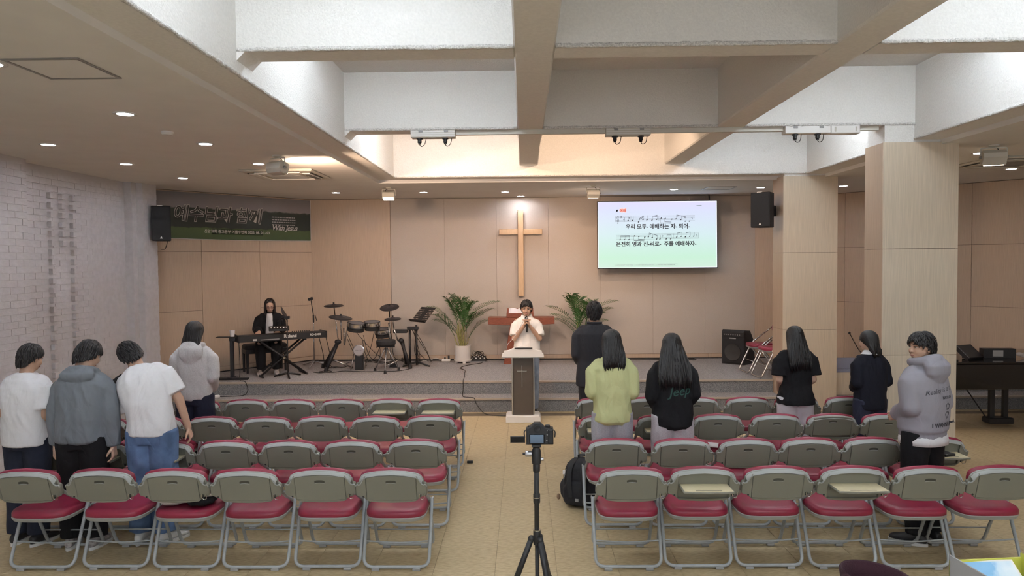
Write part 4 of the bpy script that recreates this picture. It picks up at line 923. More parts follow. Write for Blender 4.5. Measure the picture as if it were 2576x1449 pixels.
MB().tube([(0, 0, .92), (-.035, -.02, 1.20)], .008, 8).build('boom', 'black', ms, True); MB().tube([(.03, 0, .92), (.06, 0, .82)], .007, 6).build('boom_handle', 'black', ms, True)
o = MB().bevbox(-.05, .04, -.02, .02, -.02, .03, .008, 'x').build('clip', 'black', ms); o.location = (-.035, -.02, 1.215); o.rotation_euler = (0, -.35, 0)
# ---- electronic drum kit
dr = empty('drum_kit', (-2.75, 12.62, ZS), 0, 'electronic drum kit with silver pads and black cymbals', 'drum kit')
O = V((-2.75, 12.62, ZS))
def dp(px, py, Y): return at(px, py, Y) - O
mat('cymbal', (.035, .03, .032), .5); mat('drumhead', (.10, .10, .11), .7); mat('kick_head', (.40, .38, .40), .6)
def cymbal(px, py, Y, r, tx, ty):
    p = dp(px, py, Y); M = Matrix.Translation(p) @ Matrix.Rotation(tx, 4, 'X') @ Matrix.Rotation(ty, 4, 'Y')
    a = MB().lathe([(0, .028), (.02, .028), (.045, .012), (r * .9, -.004), (r, -.010), (r, -.016), (.05, -.006), (0, -.004)], n=36, M=M).build('cymbal', 'cymbal', dr, SM)
    MB().lathe([(r * .55, .0062), (r * .93, -.002), (r * .93, -.0045), (r * .55, .003)], n=36, M=M).build('cymbal_ring', 'black', a, SM); MB().cyl(M @ V((0, 0, .025)), .016, .03, 10).build('wing_nut', 'black', a)
    return p
def pad(px, py, Y, r, h, tx, ty):
    p = dp(px, py, Y); M = Matrix.Translation(p) @ Matrix.Rotation(tx, 4, 'X') @ Matrix.Rotation(ty, 4, 'Y')
    a = MB().lathe([(0, -h / 2), (r * .97, -h / 2), (r, -h / 2 + .01), (r, h / 2 - .012), (r * .97, h / 2 - .008), (0, h / 2 - .008)], n=32, M=M).build('drum_pad', 'chrome', dr, SM)
    MB().lathe([(0, h / 2 - .006), (r * .96, h / 2 - .006), (r * .96, h / 2 - .001), (0, h / 2)], n=32, M=M).build('drum_head', 'drumhead', a, SM)
    for zz in (h / 2 - .004, -h / 2 + .003): MB().tube([M @ V(((r + .004) * math.cos(q * PI / 16), (r + .004) * math.sin(q * PI / 16), zz)) for q in range(32)], .007, 6, closed=True).build('hoop', 'black' , a, True)
    for q in range(6): b = q * PI / 3 + .3; MB().tube([M @ V(((r + .008) * math.cos(b), (r + .008) * math.sin(b), zz)) for zz in (-h / 2 + .02, h / 2 - .01)], .006, 6).build('lug', 'steel', a, True)
    MB().lathe([(0, 0), (r * .98, 0), (r * .98, -.05), (r * .5, -.06), (0, -.06)], n=32, M=M @ Matrix.Translation((0, 0, -h / 2 - .012))).build('shell_base', 'black_matte', a, SM)
    return p
c1 = cymbal(839.5, 768, 12.85, .172, .10, 0); c2 = cymbal(857, 798, 12.45, .20, .10, .14); c3 = cymbal(979.5, 772, 12.9, .172, .32, -.05); c4 = cymbal(988, 801.5, 12.6, .145, .12, -.03)
t1 = pad(896, 818, 12.35, .140, .085, .10, .14); t2 = pad(936, 815, 12.45, .130, .085, .10, .02); t3 = pad(962, 833, 12.55, .125, .085, .16, -.05)
LK, RK = dp(850, 860, 12.6), dp(1009, 857, 12.75)
MB().ell(LK, (.06, .05, .045)).build('rack_clamp', 'black', dr, True); MB().ell(RK, (.05, .05, .045)).build('rack_clamp', 'black', dr, True)
for a, b, r, m, nm in ((LK, dp(820, 932, 12.42), .034, 'black', 'rack_leg'), (LK + V((-.02, .08, -.02)), dp(813, 925, 12.85), .034, 'black', 'rack_leg'), (RK, dp(1032, 926, 12.70), .028, 'black', 'rack_leg'), (RK + V((.01, .1, 0)), dp(1022, 915, 13.05), .026, 'black', 'rack_leg'),
                       (dp(835, 904, 12.5), dp(888, 925, 12.62), .017, 'chrome', 'rack_strut'), (dp(1014, 901, 12.75), dp(971, 921, 12.55), .014, 'chrome', 'rack_strut'), 
                       (c1, dp(851, 857, 12.65), .010, 'chrome', 'cymbal_pole'), (c2, dp(859, 855, 12.55), .010, 'chrome', 'cymbal_pole'), (c3, dp(983, 905, 12.75), .012, 'chrome', 'cymbal_pole'), (c4, dp(991, 826, 12.7), .010, 'chrome', 'cymbal_pole'), (dp(991, 826, 12.7), RK + V((-.06, 0, 0)), .012, 'chrome', 'cymbal_pole'),
                       (t1 + V((-.15, .02, .02)), dp(867, 868, 12.55), .011, 'chrome', 'pad_rod'), (t2 + V((.13, 0, .03)), dp(948, 875, 12.5), .011, 'chrome', 'pad_rod'), (dp(978, 812, 12.5), dp(980, 872, 12.5), .014, 'chrome', 'pad_rod'), (dp(865, 826, 12.5), dp(866, 866, 12.5), .014, 'chrome', 'pad_rod')):
    MB().tube([a, b], r, 8).build(nm, m, dr, True)
for p in (dp(820, 934, 12.4), dp(813, 926, 12.85), dp(1032, 928, 12.68)): MB().lathe([(0, .0), (.035, 0), (.025, .07), (0, .07)], (p.x, p.y, 0), 10).build('rubber_foot', 'black', dr)
kp = dp(903, 881, 12.55)
MB().lathe([(0, -.03), (.095, -.03), (.10, -.02), (.10, .03), (.085, .034), (0, .034)], n=28, M=Matrix.Translation(kp) @ Matrix.Rotation(PI / 2, 4, 'X')).build('kick_pad', 'chrome', dr, SM)
MB().cyl(kp + V((0, -.034, 0)), .086, -.006, 28, 'y').build('kick_head', 'kick_head', dr)
lettering('lettering', 'SPARTA', .022, Matrix.Translation(kp + V((0, -.042, 0))) @ KT, 'black', dr, spacing=1.5)
MB().bevbox(kp.x - .07, kp.x + .07, kp.y - .03, kp.y + .04, 0, kp.z - .08, .005, 'z').build('kick_tower', 'black', dr)
for s in (-1, 1): MB().tube([(kp.x + s * .085, kp.y - .02, kp.z - .06), (kp.x + s * .12, kp.y - .12, .01)], .008, 6).build('kick_leg', 'chrome', dr, True)
MB().bevbox(kp.x - .05, kp.x + .05, kp.y + .05, kp.y + .32, .02, .05, .005, 'z').build('kick_pedal', 'steel', dr)
mo = dp(1008, 833, 12.8); MB().bevbox(-.12, .12, -.08, .08, -.03, .03, .006, 'z', Matrix.Translation(mo)).build('sound_module', 'black', dr)
hp = dp(990, 915, 12.9); MB().bevprism([(-.06, 0), (.06, 0), (.045, .10), (-.045, .10)], hp.y - .07, hp.y + .07, .005, 'y', Matrix.Translation((hp.x, 0, 0))).build('hihat_pedal', 'black', dr)
for i in range(9):
    a = dp(random.uniform(868, 1000), random.uniform(825, 860), 12.7); b = dp(random.uniform(870, 1030), 924, random.uniform(12.7, 13.1)); b.z = .01
    MB().tube(spline([a, a * .6 + b * .4 + V((random.uniform(-.1, .1), .05, -.18)), b + V((0, 0, .06)), b]), .005, 5).build('lead', 'cable', dr, True)
# throne
th = empty('drum_throne', (-2.36, 12.35, ZS), 0, 'round black drum throne on a chrome tripod', 'stool')
MB().lathe([(0, .455), (.15, .455), (.165, .47), (.165, .53), (.15, .545), (0, .55)], n=28).build('seat', 'black_matte', th, SM); MB().cyl((0, 0, .2), .016, .26, 10).build('post', 'chrome', th, SM)
MB().bevbox(-.15, .15, -.02, .02, .415, .45, .004, 'z').build('seat_bracket', 'black', th)
for k in range(3):
    a = k * 2 * PI / 3 - PI / 2 + .1; MB().tube([(0.02 * math.cos(a), .02 * math.sin(a), .40), (.23 * math.cos(a), .23 * math.sin(a), .03)], .010, 8).build('leg', 'steel', th, True); MB().tube([(0, 0, .18), (.14 * math.cos(a), .14 * math.sin(a), .18)], .007, 6).build('leg_brace', 'steel', th, True)
    MB().lathe([(0, 0), (.026, 0), (.02, .05), (0, .05)], (.235 * math.cos(a), .235 * math.sin(a), 0), 10).build('rubber_foot', 'black', th)
# perforated music stand
mu = empty('music_stand', (-1.93, 12.98, ZS), 0, 'black perforated music stand beside the drum kit', 'stand')
MB().tube([(0, 0, .02), (0, 0, .74)], .018, 8).build('pole', 'black', mu, True); MB().tube([(-.12, .0, .02), (-.12, 0, .66)], .02, 8).build('rear_pole', 'black', mu, True)
for k in range(3): a = k * 2 * PI / 3 - .5; MB().tube([(0, 0, .08), (.28 * math.cos(a), .20 * math.sin(a), .012)], [.02, .014], 6).build('leg', 'black', mu, True)
DM = Matrix.Translation((.03, .02, .80)) @ Matrix.Rotation(-.85, 4, 'Z') @ Matrix.Rotation(-.75, 4, 'X')
pn = MB(); W_, Hh, cs = .46, .34, .042
nx, nz = 11, 8
for i in range(nx):
    for j in range(nz):
        cx, cz = (i - (nx - 1) / 2) * cs, (j + .5) * cs; hole = not (4 <= i <= 6 or j == 0 or j == nz - 1)
        sq = [(cs / 2 * a, cs / 2 * b) for a, b in ((1, 0), (1, 1), (0, 1), (-1, 1), (-1, 0), (-1, -1), (0, -1), (1, -1))]
        if hole:
            inn = [(cs * .30 * math.cos(q * PI / 4), cs * .30 * math.sin(q * PI / 4)) for q in range(8)]
            vv = [(cx + a, 0, cz + b) for a, b in sq] + [(cx + a, 0, cz + b) for a, b in inn]; vv = vv + [(a, .003, c) for a, b, c in vv]
            fs = [(q, (q + 1) % 8, 8 + (q + 1) % 8, 8 + q) for q in range(8)] + [(16 + q, 24 + q, 24 + (q + 1) % 8, 16 + (q + 1) % 8) for q in range(8)] + [(8 + q, 8 + (q + 1) % 8, 24 + (q + 1) % 8, 24 + q) for q in range(8)]
            pn.add([DM @ V(p) for p in vv], fs)
        else: pn.box(cx - cs / 2, cx + cs / 2, 0, .003, cz - cs / 2, cz + cs / 2, DM)
pn.build('perforated_desk', 'black', mu); MB().bevbox(-.24, .24, -.06, .004, -.012, 0, .002, 'z', DM).build('ledge', 'black', mu); MB().bevbox(-.02, .05, .003, .012, .05, .25, .002, 'y', DM).build('desk_brace', 'black', mu)
o = MB().bevbox(-.10, .10, -.06, .06, 0, .05, .005, 'z').build('sound_box', 'black', mu); o.location = (-.06, 0, .66)
for i in range(6):
    a = V((random.uniform(-.12, .06), 0, .66)); b = V((random.uniform(-.1, .22), random.uniform(.2, .6), .01)); MB().tube(spline([a, a * .5 + b * .5 + V((random.uniform(-.1, .1), 0, -.1)), b]), .005, 5).build('lead', 'cable', mu, True)
cable([(-3.60, 12.30, .41), (-3.45, 12.2, .41), (-3.3, 12.35, .41), (-3.42, 12.45, .41), (-3.5, 12.28, .41), (-3.25, 12.25, .41), (-3.1, 12.4, .41), (-2.7, 12.3, .41), (-2.2, 12.36, .41), (-2.0, 12.6, .41)], 'coiled black cable in front of the drum kit')
cable([(-4.6, 11.62, 1.0), (-4.58, 11.6, .6), (-4.55, 11.5, .415), (-4.42, 11.33, .415), (-4.36, 11.262, .40), (-4.33, 11.25, .28), (-4.40, 11.2, .212), (-4.7, 11.12, .212), (-4.78, 11.05, .214)], 'black cable hanging from the keyboard over the step to the white plug')
for i in range(2): cable([(-3.55 + i * .12, 12.5, .98), (-3.50 + i * .12, 12.55, .7), (-3.50 + i * .1, 12.7, .45), (-3.4 + .2 * i, 12.9, .41), (-3.2, 13.1, .41)], ['inner', 'outer'][i] + ' black lead hanging from the right end of the keyboard')
wp = empty('plug_adapter', (-4.79, 11.04, .205), .6, 'white plug adapter lying on the lower step', 'plug')
MB().bevbox(-.02, .10, -.022, .022, 0, .038, .006, 'z').build('body', 'white_plastic', wp); MB().tube(spline([(-.02, 0, .02), (-.08, -.02, .015), (-.12, -.08, .012), (-.3, -.02, .012)]), .008, 6).build('lead', 'cable_white', wp, True)
# ---- side podium, gooseneck, grand piano
pd = empty('side_podium', (0, 0, 0), 0, 'low wooden podium with a blue grey carpet between the columns', 'podium')
MB().bevbox(4.67, 6.1, 11.30, 12.6, ZS, .555, .004, 'z').build('body', 'wood_light', pd); MB().box(4.67, 6.1, 11.30, 12.6, .555, .56).build('carpet', 'carpet_blue', pd)
MB().bevbox(4.67, 6.1, 11.0, 11.28, .206, .55, .004, 'z').build('front_box', 'wood_light', pd); MB().box(4.67, 6.1, 11.0, 11.30, .55, .556).build('front_carpet', 'carpet_blue', pd)
g2 = empty('gooseneck_microphone', (5.50, 11.7, .56), 0, 'slim gooseneck microphone on a stand between the columns', 'microphone')
MB().cyl((0, 0, 0), .10, .02, 20).build('base', 'black', g2); MB().tube([(0, 0, .02), (0, 0, .12)], .010, 8).build('post', 'black', g2, True)
tp = at(2137, 838, 11.5) - V((5.50, 11.7, .56)); MB().tube(spline([(0, 0, .12), tp * .45, tp]), .006, 6).build('neck', 'black', g2, True); MB().ell(tp, (.018, .018, .022)).build('windshield', 'black', g2, True)
gp = empty('grand_piano', (0, 0, 0), 0, 'black grand piano in the side aisle behind the column', 'piano')
outl = [(5.35, 9.35), (7.9, 9.35), (7.9, 10.75), (7.2, 10.72), (6.7, 10.55), (6.2, 10.45), (5.7, 10.35), (5.4, 10.1), (5.25, 9.75)]
MB().bevprism(outl, .57, .90, .01, 'z').build('case', 'black_gloss', gp)
MB().bevprism([(x + (.0), y) for x, y in [(5.33, 9.33), (7.3, 9.33), (7.3, 10.74), (6.7, 10.57), (6.2, 10.47), (5.7, 10.37), (5.38, 10.12), (5.23, 9.75)]], .902, .925, .006, 'z').build('lid', 'black_gloss', gp)
for x, y in ((5.75, 9.9), (7.6, 9.55), (7.6, 10.55)):
    MB().tube([(x, y, .57), (x, y, .14)], [.075, .055], 4).build('leg', 'black_gloss', gp); MB().cyl((x - .02, y, .05), .045, .04, 16, 'x').build('castor', 'steel', gp, SM); MB().cbox((x, y, .115), (.09, .09, .05)).build('leg_foot', 'black', gp)
for s in (-.09, .09): MB().bevbox(6.30 + s - .03, 6.30 + s + .03, 9.70, 9.75, .12, .57, .004, 'z').build('lyre_post', 'black', gp)
MB().bevbox(6.14, 6.46, 9.64, 9.80, .06, .14, .01, 'z').build('lyre_box', 'black', gp); MB().tube([(6.15, 9.72, .12), (5.95, 9.95, .57)], .008, 6).build('lyre_brace', 'black', gp, True)
dv = empty('tilted_console', (5.93, 9.62, .93), .2, 'tilted black console standing on the piano lid', 'console')
o = MB().bevbox(-.14, .14, -.03, .03, 0, .24, .006, 'y').build('case', 'black', dv); o.rotation_euler = (-.9, 0, .2); MB().cbox((0, .1, .05), (.2, .03, .1)).build('foot', 'black', dv); o2 = MB().box(-.13, .13, .03, .033, .02, .22).build('panel', 'grey_plastic', dv); o2.rotation_euler = (-.9, 0, .2)
bx_ = empty('printed_carton', (6.28, 9.72, .926), -.1, 'black printed carton on the piano lid', 'box')
MB().bevbox(-.20, .20, -.06, .06, 0, .13, .003, 'y').build('carton', 'black', bx_); MB().box(-.09, .04, -.063, -.06, .03, .11).build('picture', 'grey_plastic', bx_)
mat('clear_film', (.75, .75, .78), .15, alpha=.35)
pb = MB(); 
for i in range(10): pb.ell((random.uniform(-.12, .12), random.uniform(-.06, .06), .03 + random.random() * .03), (.05, .035, .03))
o = obj('plastic_bag', remesh(pb, .012, 2)); o.data.materials.append(MATS['clear_film']); o.location = (6.65, 9.62, .928); tag(o, 'crumpled clear plastic bag on the piano lid', 'bag')
jm = empty('gooseneck_lamp', (5.58, 9.50, .926), 0, 'small black clamp lamp on the piano corner', 'lamp'); MB().cyl((0, 0, 0), .05, .012, 14).build('base', 'black', jm); MB().tube(spline([(0, 0, .01), (.02, 0, .08), (-.04, 0, .14), (-.08, 0, .10)]), .007, 6).build('neck', 'black', jm, True); MB().ell((-.09, 0, .09), (.03, .025, .025)).build('head', 'black', jm, True)
es = empty('black_easel', (4.98, 8.75, 0), -.2, 'folded black stand leaning beside the near column', 'stand')
MB().tube([(.0, .0, .40), (-.10, 0, .03)], .03, 6).build('leg', 'black', es, True); MB().tube([(-.14, -.06, .018), (.16, -.05, .018)], .018, 8).build('foot_bar', 'black', es, True); MB().tube([(-.10, .15, .018), (.12, .15, .018)], .018, 8).build('rear_foot', 'black', es, True); MB().tube([(-.1, -.06, .018), (-.1, .15, .018)], .014, 6).build('side_bar', 'black', es, True)
m2 = empty('music_stand', (4.98, 6.95, 0), 0, 'dark blue perforated music stand cut by the picture edge', 'stand')
mat('stand_blue', (.05, .07, .12), .4)
MB().tube([(.15, 0, .02), (.15, 0, .72)], .014, 8).build('pole', 'black', m2, True)
for k in range(3): a = k * 2 * PI / 3; MB().tube([(.15, 0, .08), (.15 + .26 * math.cos(a), .26 * math.sin(a), .012)], .012, 6).build('leg', 'black', m2, True)
o = MB().bevbox(-.24, .24, -.004, .004, 0, .33, .003, 'y').build('desk', 'stand_blue', m2); o.location = (.17, 0, .66); o.rotation_euler = (-.35, .15, 0)
for i in range(4): q = MB().cyl((-.2 + .0 * i, -.006, .06 + i * .06), .014, .002, 10, 'y').build('perforation', 'black', m2); q.location = (.17, 0, .66); q.rotation_euler = (-.35, .15, 0)
# ---- tripod with camera in the aisle
TX, TY = .057, 3.62
tr = empty('camera_tripod', (TX, TY, 0), 0, 'black camera tripod standing in the aisle', 'tripod')
rod((0, 0, .36), (0, 0, .86), .0105, 'lower_column', 'black', tr); rod((0, 0, .86), (0, 0, 1.24), .0125, 'centre_column', 'black', tr, 14)
for z0, z1, r in ((.825, .90, .019), (1.035, 1.085, .0175), (1.195, 1.235, .018), (.62, .66, .015)): MB().lathe([(0, z0), (r * .9, z0), (r, z0 + .006), (r, z1 - .006), (r * .9, z1), (0, z1)], n=16).build('collar', 'black', tr, SM)
MB().lathe([(.0125, 1.062), (.0178, 1.062), (.0178, 1.066), (.0125, 1.066)], n=16).build('ring', 'chrome', tr); MB().lathe([(.0125, .897), (.0188, .897), (.0188, .901), (.0125, .901)], n=16).build('ring', 'chrome', tr)
MB().lathe([(0, 1.235), (.021, 1.235), (.023, 1.25), (.023, 1.30), (.016, 1.318), (.012, 1.322), (0, 1.322)], n=18).build('ball_head', 'black', tr, SM)
MB().lathe([(0, 0), (.014, 0), (.016, .006), (.016, .028), (.012, .034), (0, .034)], n=14, M=Matrix.Translation((-.023, 0, 1.285)) @ Matrix.Rotation(-PI / 2, 4, 'Y')).build('lock_knob', 'steel', tr, SM); MB().cyl((-.057, 0, 1.285), .006, -.012, 8, 'x').build('knob_tip', 'black', tr)
MB().cyl((.022, 0, 1.258), .009, .014, 10, 'x').build('pan_knob', 'steel', tr)
MB().bevbox(-.024, .024, -.024, .024, 1.322, 1.336, .003, 'z').build('mount_plate', 'black', tr)
for k in range(3):
    a = -PI / 2 + k * 2 * PI / 3 + PI / 3 * 0 + .52; d = V((math.cos(a), math.sin(a), 0))
    MB().ell(d * .028 + V((0, 0, .855)), (.017, .017, .017)).build('leg_hinge', 'black', tr, True); L = MB().tube([d * .03 + V((0, 0, .85)), d * .125 + V((0, 0, .60))], .0145, 10).build('leg', 'black', tr, True)
    MB().tube([d * .125 + V((0, 0, .60)), d * .345 + V((0, 0, .012))], .011, 8).build('lower_leg', 'black', tr, True); MB().tube([d * .118 + V((0, 0, .62)), d * .132 + V((0, 0, .583))], .0165, 10).build('leg_lock', 'black', tr, True); MB().ell(d * .347 + V((0, 0, .012)), (.016, .016, .012)).build('rubber_foot', 'black', tr, True)
ca = empty('still_camera', (TX + .012, TY, 1.336), 0, 'black camera on the tripod with its screen folded out', 'camera')
MB().bevprism([(-.062, 0), (.072, 0), (.072, .070), (.066, .083), (.03, .086), (.022, .094), (.008, .108), (-.022, .108), (-.036, .094), (-.05, .086), (-.062, .080)], -.022, .022, .005, 'y').build('body', 'black', ca)
MB().bevbox(.045, .073, -.032, .04, .004, .078, .006, 'y').build('grip', 'black_matte', ca); MB().lathe([(0, 0), (.034, 0), (.036, .02), (.033, .08), (0, .08)], n=20, M=Matrix.Translation((-.004, .02, .045)) @ Matrix.Rotation(-PI / 2, 4, 'X')).build('lens', 'black', ca, SM)
MB().lathe([(0, 0), (.014, 0), (.017, -.006), (.015, -.014), (.008, -.012), (0, -.010)], n=16, M=Matrix.Translation((-.007, -.024, .083)) @ Matrix.Rotation(-PI / 2, 4, 'X')).build('eyepiece', 'black_matte', ca, SM)
ramp_mat('lcd', [(0, (.05, .075, .11)), (1, (.09, .13, .18))], 2, 0, .05, .9, .2, 30)
MB().bevbox(-.046, .028, -.025, -.021, .006, .052, .002, 'y').build('rear_panel', 'black_gloss', ca); MB().box(-.042, .024, -.0262, -.0250, .010, .050).build('rear_display', 'lcd', ca)
MB().bevbox(-.142, -.068, -.030, -.022, .012, .044, .002, 'y').build('flip_screen', 'black', ca); MB().box(-.138, -.072, -.0312, -.030, .015, .041).build('flip_display', 'black_gloss', ca)
for x, z in ((.045, .072), (.055, .062), (.042, .050), (.050, .036), (.060, .026), (.040, .022)): MB().cyl((x, -.022, z), .0035, -.003, 8, 'y').build('button', 'grey_plastic', ca)
MB().cyl((.045, 0, .086), .012, .008, 14).build('mode_dial', 'black_matte', ca); MB().cyl((-.045, 0, .084), .010, .007, 14).build('drive_dial', 'black_matte', ca)
for s, x in ((-1, -.064), (1, .074)): MB().tube(spline([(x, 0, .07), (x + s * .008, -.01, .06), (x + s * .006, -.012, .035)]), .004, 6, flat=.5).build('strap_loop', 'black', ca, True)
# ---- backpack in the aisle
mat('nylon_black', (.012, .012, .016), .75, bump=.3, bscale=120)
bp = empty('backpack', (.53, 6.70, 0), -.35, 'full black backpack on the floor beside the aisle chairs', 'backpack')
q = MB(); q.loft([((0, 0, z), (.17 * k, 0, 0), (0, .13 * k2, 0)) for z, k, k2 in ((.008, .85, .85), (.04, 1.0, 1.02), (.15, 1.05, 1.1), (.27, 1.0, 1.0), (.36, .86, .82), (.41, .6, .58), (.43, .3, .3))], 28, 2.6)
q.loft([((-.02, -.12, z), (.13 * k, 0, 0), (0, .06 * k, 0)) for z, k in ((.03, .8), (.07, 1), (.17, 1), (.23, .7))], 20, 2.5); q.ell((-.17, 0, .13), (.045, .07, .10))
me = remesh(q, .011, 3)
for v in me.vertices: v.co += v.normal * (.006 * noise.noise(v.co * 16))
me.materials.append(MATS['nylon_black']); obj('body', me, bp)
for s in (-1, 1):
    MB().tube(spline([(s * .05, -.02, .43), (s * .06 - .02, -.12, .37), (s * .07 - .01, -.165, .25), (s * .06, -.185, .10)]), .026, 8, flat=.25).build('strap', 'black_matte', bp, True)
MB().tube(spline([(-.03, 0, .42), (-.03, 0, .455), (.04, 0, .455), (.04, 0, .42)]), .010, 6).build('grab_handle', 'black', bp, True); MB().tube(spline([(-.16, -.02, .30), (-.13, -.09, .33), (-.15, -.10, .24)]), .004, 5).build('zip_cord', 'grey_plastic', bp, True)
MB().cbox((-.155, -.07, .30), (.02, .02, .035)).build('white_tag', 'white_plastic', bp); MB().cbox((.0, -.19, .09), (.03, .012, .025)).build('buckle', 'grey_plastic', bp)
mat('charm', (.25, .16, .10), .7); MB().ell((-.225, -.02, .05), (.018, .018, .028)).build('key_charm', 'charm', bp, True)
# ---- black clips of the aisle chairs
for x, y, n in ((-.62, 8.08, 'brick wall'), (.50, 8.0, 'column')):
    o = MB().bevbox(x - .03, x + .035, y - .012, y + .012, 0, .03, .004, 'z').build('chair_coupler', 'black'); tag(o, f'small black chair coupler on the aisle floor, {n} side', 'coupler')
# ---- table behind the last row with a felt basket and a paper tray
tt = empty('sound_table', (0, 0, 0), 0, 'plain table behind the last row, mostly below the frame', 'table')
MB().bevbox(.9, 3.6, 1.75, 2.92, .915, .955, .005, 'z').build('table_top', 'wood_light', tt)
for x in (1.0, 3.5):
    for y in (1.85, 2.82): MB().box(x - .025, x + .025, y - .025, y + .025, 0, .915).build('leg', 'grey_plastic', tt)
mat('maroon_felt', (.026, .004, .010), .95, bump=.3, bscale=160)
hb_ = empty('felt_basket', (1.255, 2.62, .955), 0, 'dark maroon felt offering basket on the table', 'basket')
M_ = Matrix.Rotation(.10, 4, 'Y')
MB().lathe([(0, 0), (.085, 0), (.108, .08), (.125, .145), (.121, .153), (.115, .148), (.10, .09), (.08, .012), (0, .012)], n=36, M=M_).build('basket', 'maroon_felt', hb_, True)
mat('box_yellow', (.50, .50, .08), .6); ramp_mat('sky_print', [(0, (.25, .48, .72)), (.45, (.22, .45, .70)), (.60, (.55, .70, .82)), (1, (.75, .82, .88))], 0, -.1, .1, 0, 1.2, 12)
fb = empty('paper_tray', (1.72, 2.62, .955), .1, 'yellow and grey cardboard tray on the table', 'tray')
MB().box(-.13, .16, -.1, .1, 0, .006).build('bottom', 'box_yellow', fb); MB().box(-.13, -.124, -.1, .1, 0, .185).build('side', 'grey_plastic', fb); MB().box(.154, .16, -.1, .1, 0, .18).build('side', 'box_yellow', fb); MB().box(-.13, .16, .094, .10, 0, .165).build('back', 'box_yellow', fb); MB().box(-.13, .16, -.10, -.094, 0, .08).build('front', 'box_yellow', fb)
cd = empty('leaflet', (1.73, 2.60, 1.03)); cd.rotation_euler = (-.95, 0, .05); tag(cd, 'leaflet with a blue sky picture leaning in the tray', 'leaflet')
MB().box(-.098, .098, -.0015, .0015, -.07, .145).build('sheet', 'white_plastic', cd); o = MB().box(-.09, .09, -.0022, -.0014, -.07, .138).build('picture', 'sky_print', cd)
# ================================================================== people
mat('skin', (.50, .315, .225), .5, var=.05, vscale=12); mat('skin_light', (.60, .40, .30), .5, var=.05, vscale=12)
mat('hair_black', (.010, .009, .010), .42, var=.3, vscale=40, stretch=(6, 6, .6), bump=.25, bscale=120, bstretch=(4, 4, .4)); mat('hair_brown', (.018, .012, .011), .42, bump=.25, bscale=120, bstretch=(4, 4, .4))
mat('lip', (.34, .13, .11), .45); mat('eye_dark', (.012, .008, .006), .25); mat('eye_white', (.62, .58, .55), .35)
def cloth(name, c, rough=.85, **kw): mat(name, c, rough, bump=kw.pop('bump', .18), bscale=kw.pop('bscale', 420), var=kw.pop('var', .012), vscale=kw.pop('vscale', 60), spec=.25, fold=kw.pop('fold', .30), fscale=kw.pop('fscale', 6.5), **kw)
cloth('cotton_white', (.74, .745, .77)); cloth('polo_white', (.80, .79, .77)); cloth('shell_jacket', (.155, .175, .20), .55, bump=.06); cloth('fleece_grey', (.56, .55, .55), var=.08, vscale=120); cloth('hoodie_grey', (.285, .275, .315)); cloth('jean_light', (.23, .28, .37), var=.15, vscale=9); cloth('sweat_yellow', (.55, .57, .30)); cloth('black_cotton', (.010, .010, .012)); cloth('suit', (.028, .028, .034), .75)
cloth('navy_knit', (.010, .011, .019)); cloth('jean_blue', (.105, .17, .31), var=.35, vscale=5); cloth('jean_dark', (.018, .022, .038), var=.2, vscale=8); cloth('sweat_pants', (.37, .375, .42), var=.10, vscale=120); cloth('sweat_pants_pale', (.50, .47, .51), var=.10, vscale=110); cloth('navy_trousers', (.014, .016, .032)); cloth('denim_skirt', (.030, .034, .060)); cloth('white_trousers', (.62, .61, .66))
cloth('tee_print', (.62, .50, .20)); mat('shoe_white', (.70, .70, .70), .5); mat('shoe_black', (.015, .015, .018), .5); mat('shoe_grey', (.36, .33, .33), .6, var=.4, vscale=40); mat('print_ink', (.035, .035, .045), .7); mat('print_teal', (.02, .075, .062), .7); mat('glasses_red', (.05, .008, .008), .3)
UPZ = V((0, 0, 1))
def wrinkle(me, amp, freq, seed, zst=.55, ridge=True, keep=None):
    off = V((seed * 3.1, seed * 1.7, seed * .9)); ns = [v.normal.copy() for v in me.vertices]
    for v, n in zip(me.vertices, ns):
        p = v.co; q = V((p.x, p.y, p.z * zst)) * freq + off
        q = q + V((q.z * .35, 0, q.x * .25)); a = noise.noise(q); b = noise.noise(q * 2.1 + V((5, 3, 1)))
        d = (.55 - 2.2 * abs(a)) * 1.0 + (.4 - 1.6 * abs(b)) * .55 + .35 if ridge else a
        k = keep(p) if keep else 1.0
        v.co = p + n * (amp * d * k)
def skin_obj(me, name, m, parent, s):
    me.transform(Matrix.Scale(s, 4)); me.materials.clear(); me.materials.append(MATS[m]); me.name = name
    return obj(name, me, parent)
def hand(mb, wrist, dirv, palm_n, curl=.35, thumb_side=1, size=1.0):
    d = V(dirv).normalized(); n = V(palm_n); n = (n - d * n.dot(d)).normalized(); sd = d.cross(n) * thumb_side        # sd points to the thumb
    w0 = V(wrist); L = .085 * size
    for k in (-.028, -.010, .010, .028): mb.cap(w0 + sd * k * .55, w0 + d * L + sd * k, .0145, .0125, 8)
    for i, (k, ln) in enumerate(((.030, .070), (.010, .078), (-.011, .072), (-.030, .056))):
        p = w0 + d * L + sd * k * 1.05; dd = d.copy(); seg = ln * size / 3 * 1.08
        for j in range(3):
            dd = (dd * math.cos(curl * 1.25) + n * math.sin(curl * 1.25)).normalized(); q = p + dd * seg
            mb.cap(p, q, .0098 - .0008 * j, .0090 - .0009 * j, 8); p = q
    p = w0 + d * .022 + sd * .026; t1 = p + (d * .55 + sd * .65 + n * .35).normalized() * .042; t2 = t1 + (d * .85 + sd * .1 + n * .45).normalized() * .034
    mb.cap(p, t1, .0145, .0115, 8); mb.cap(t1, t2, .011, .009, 8)
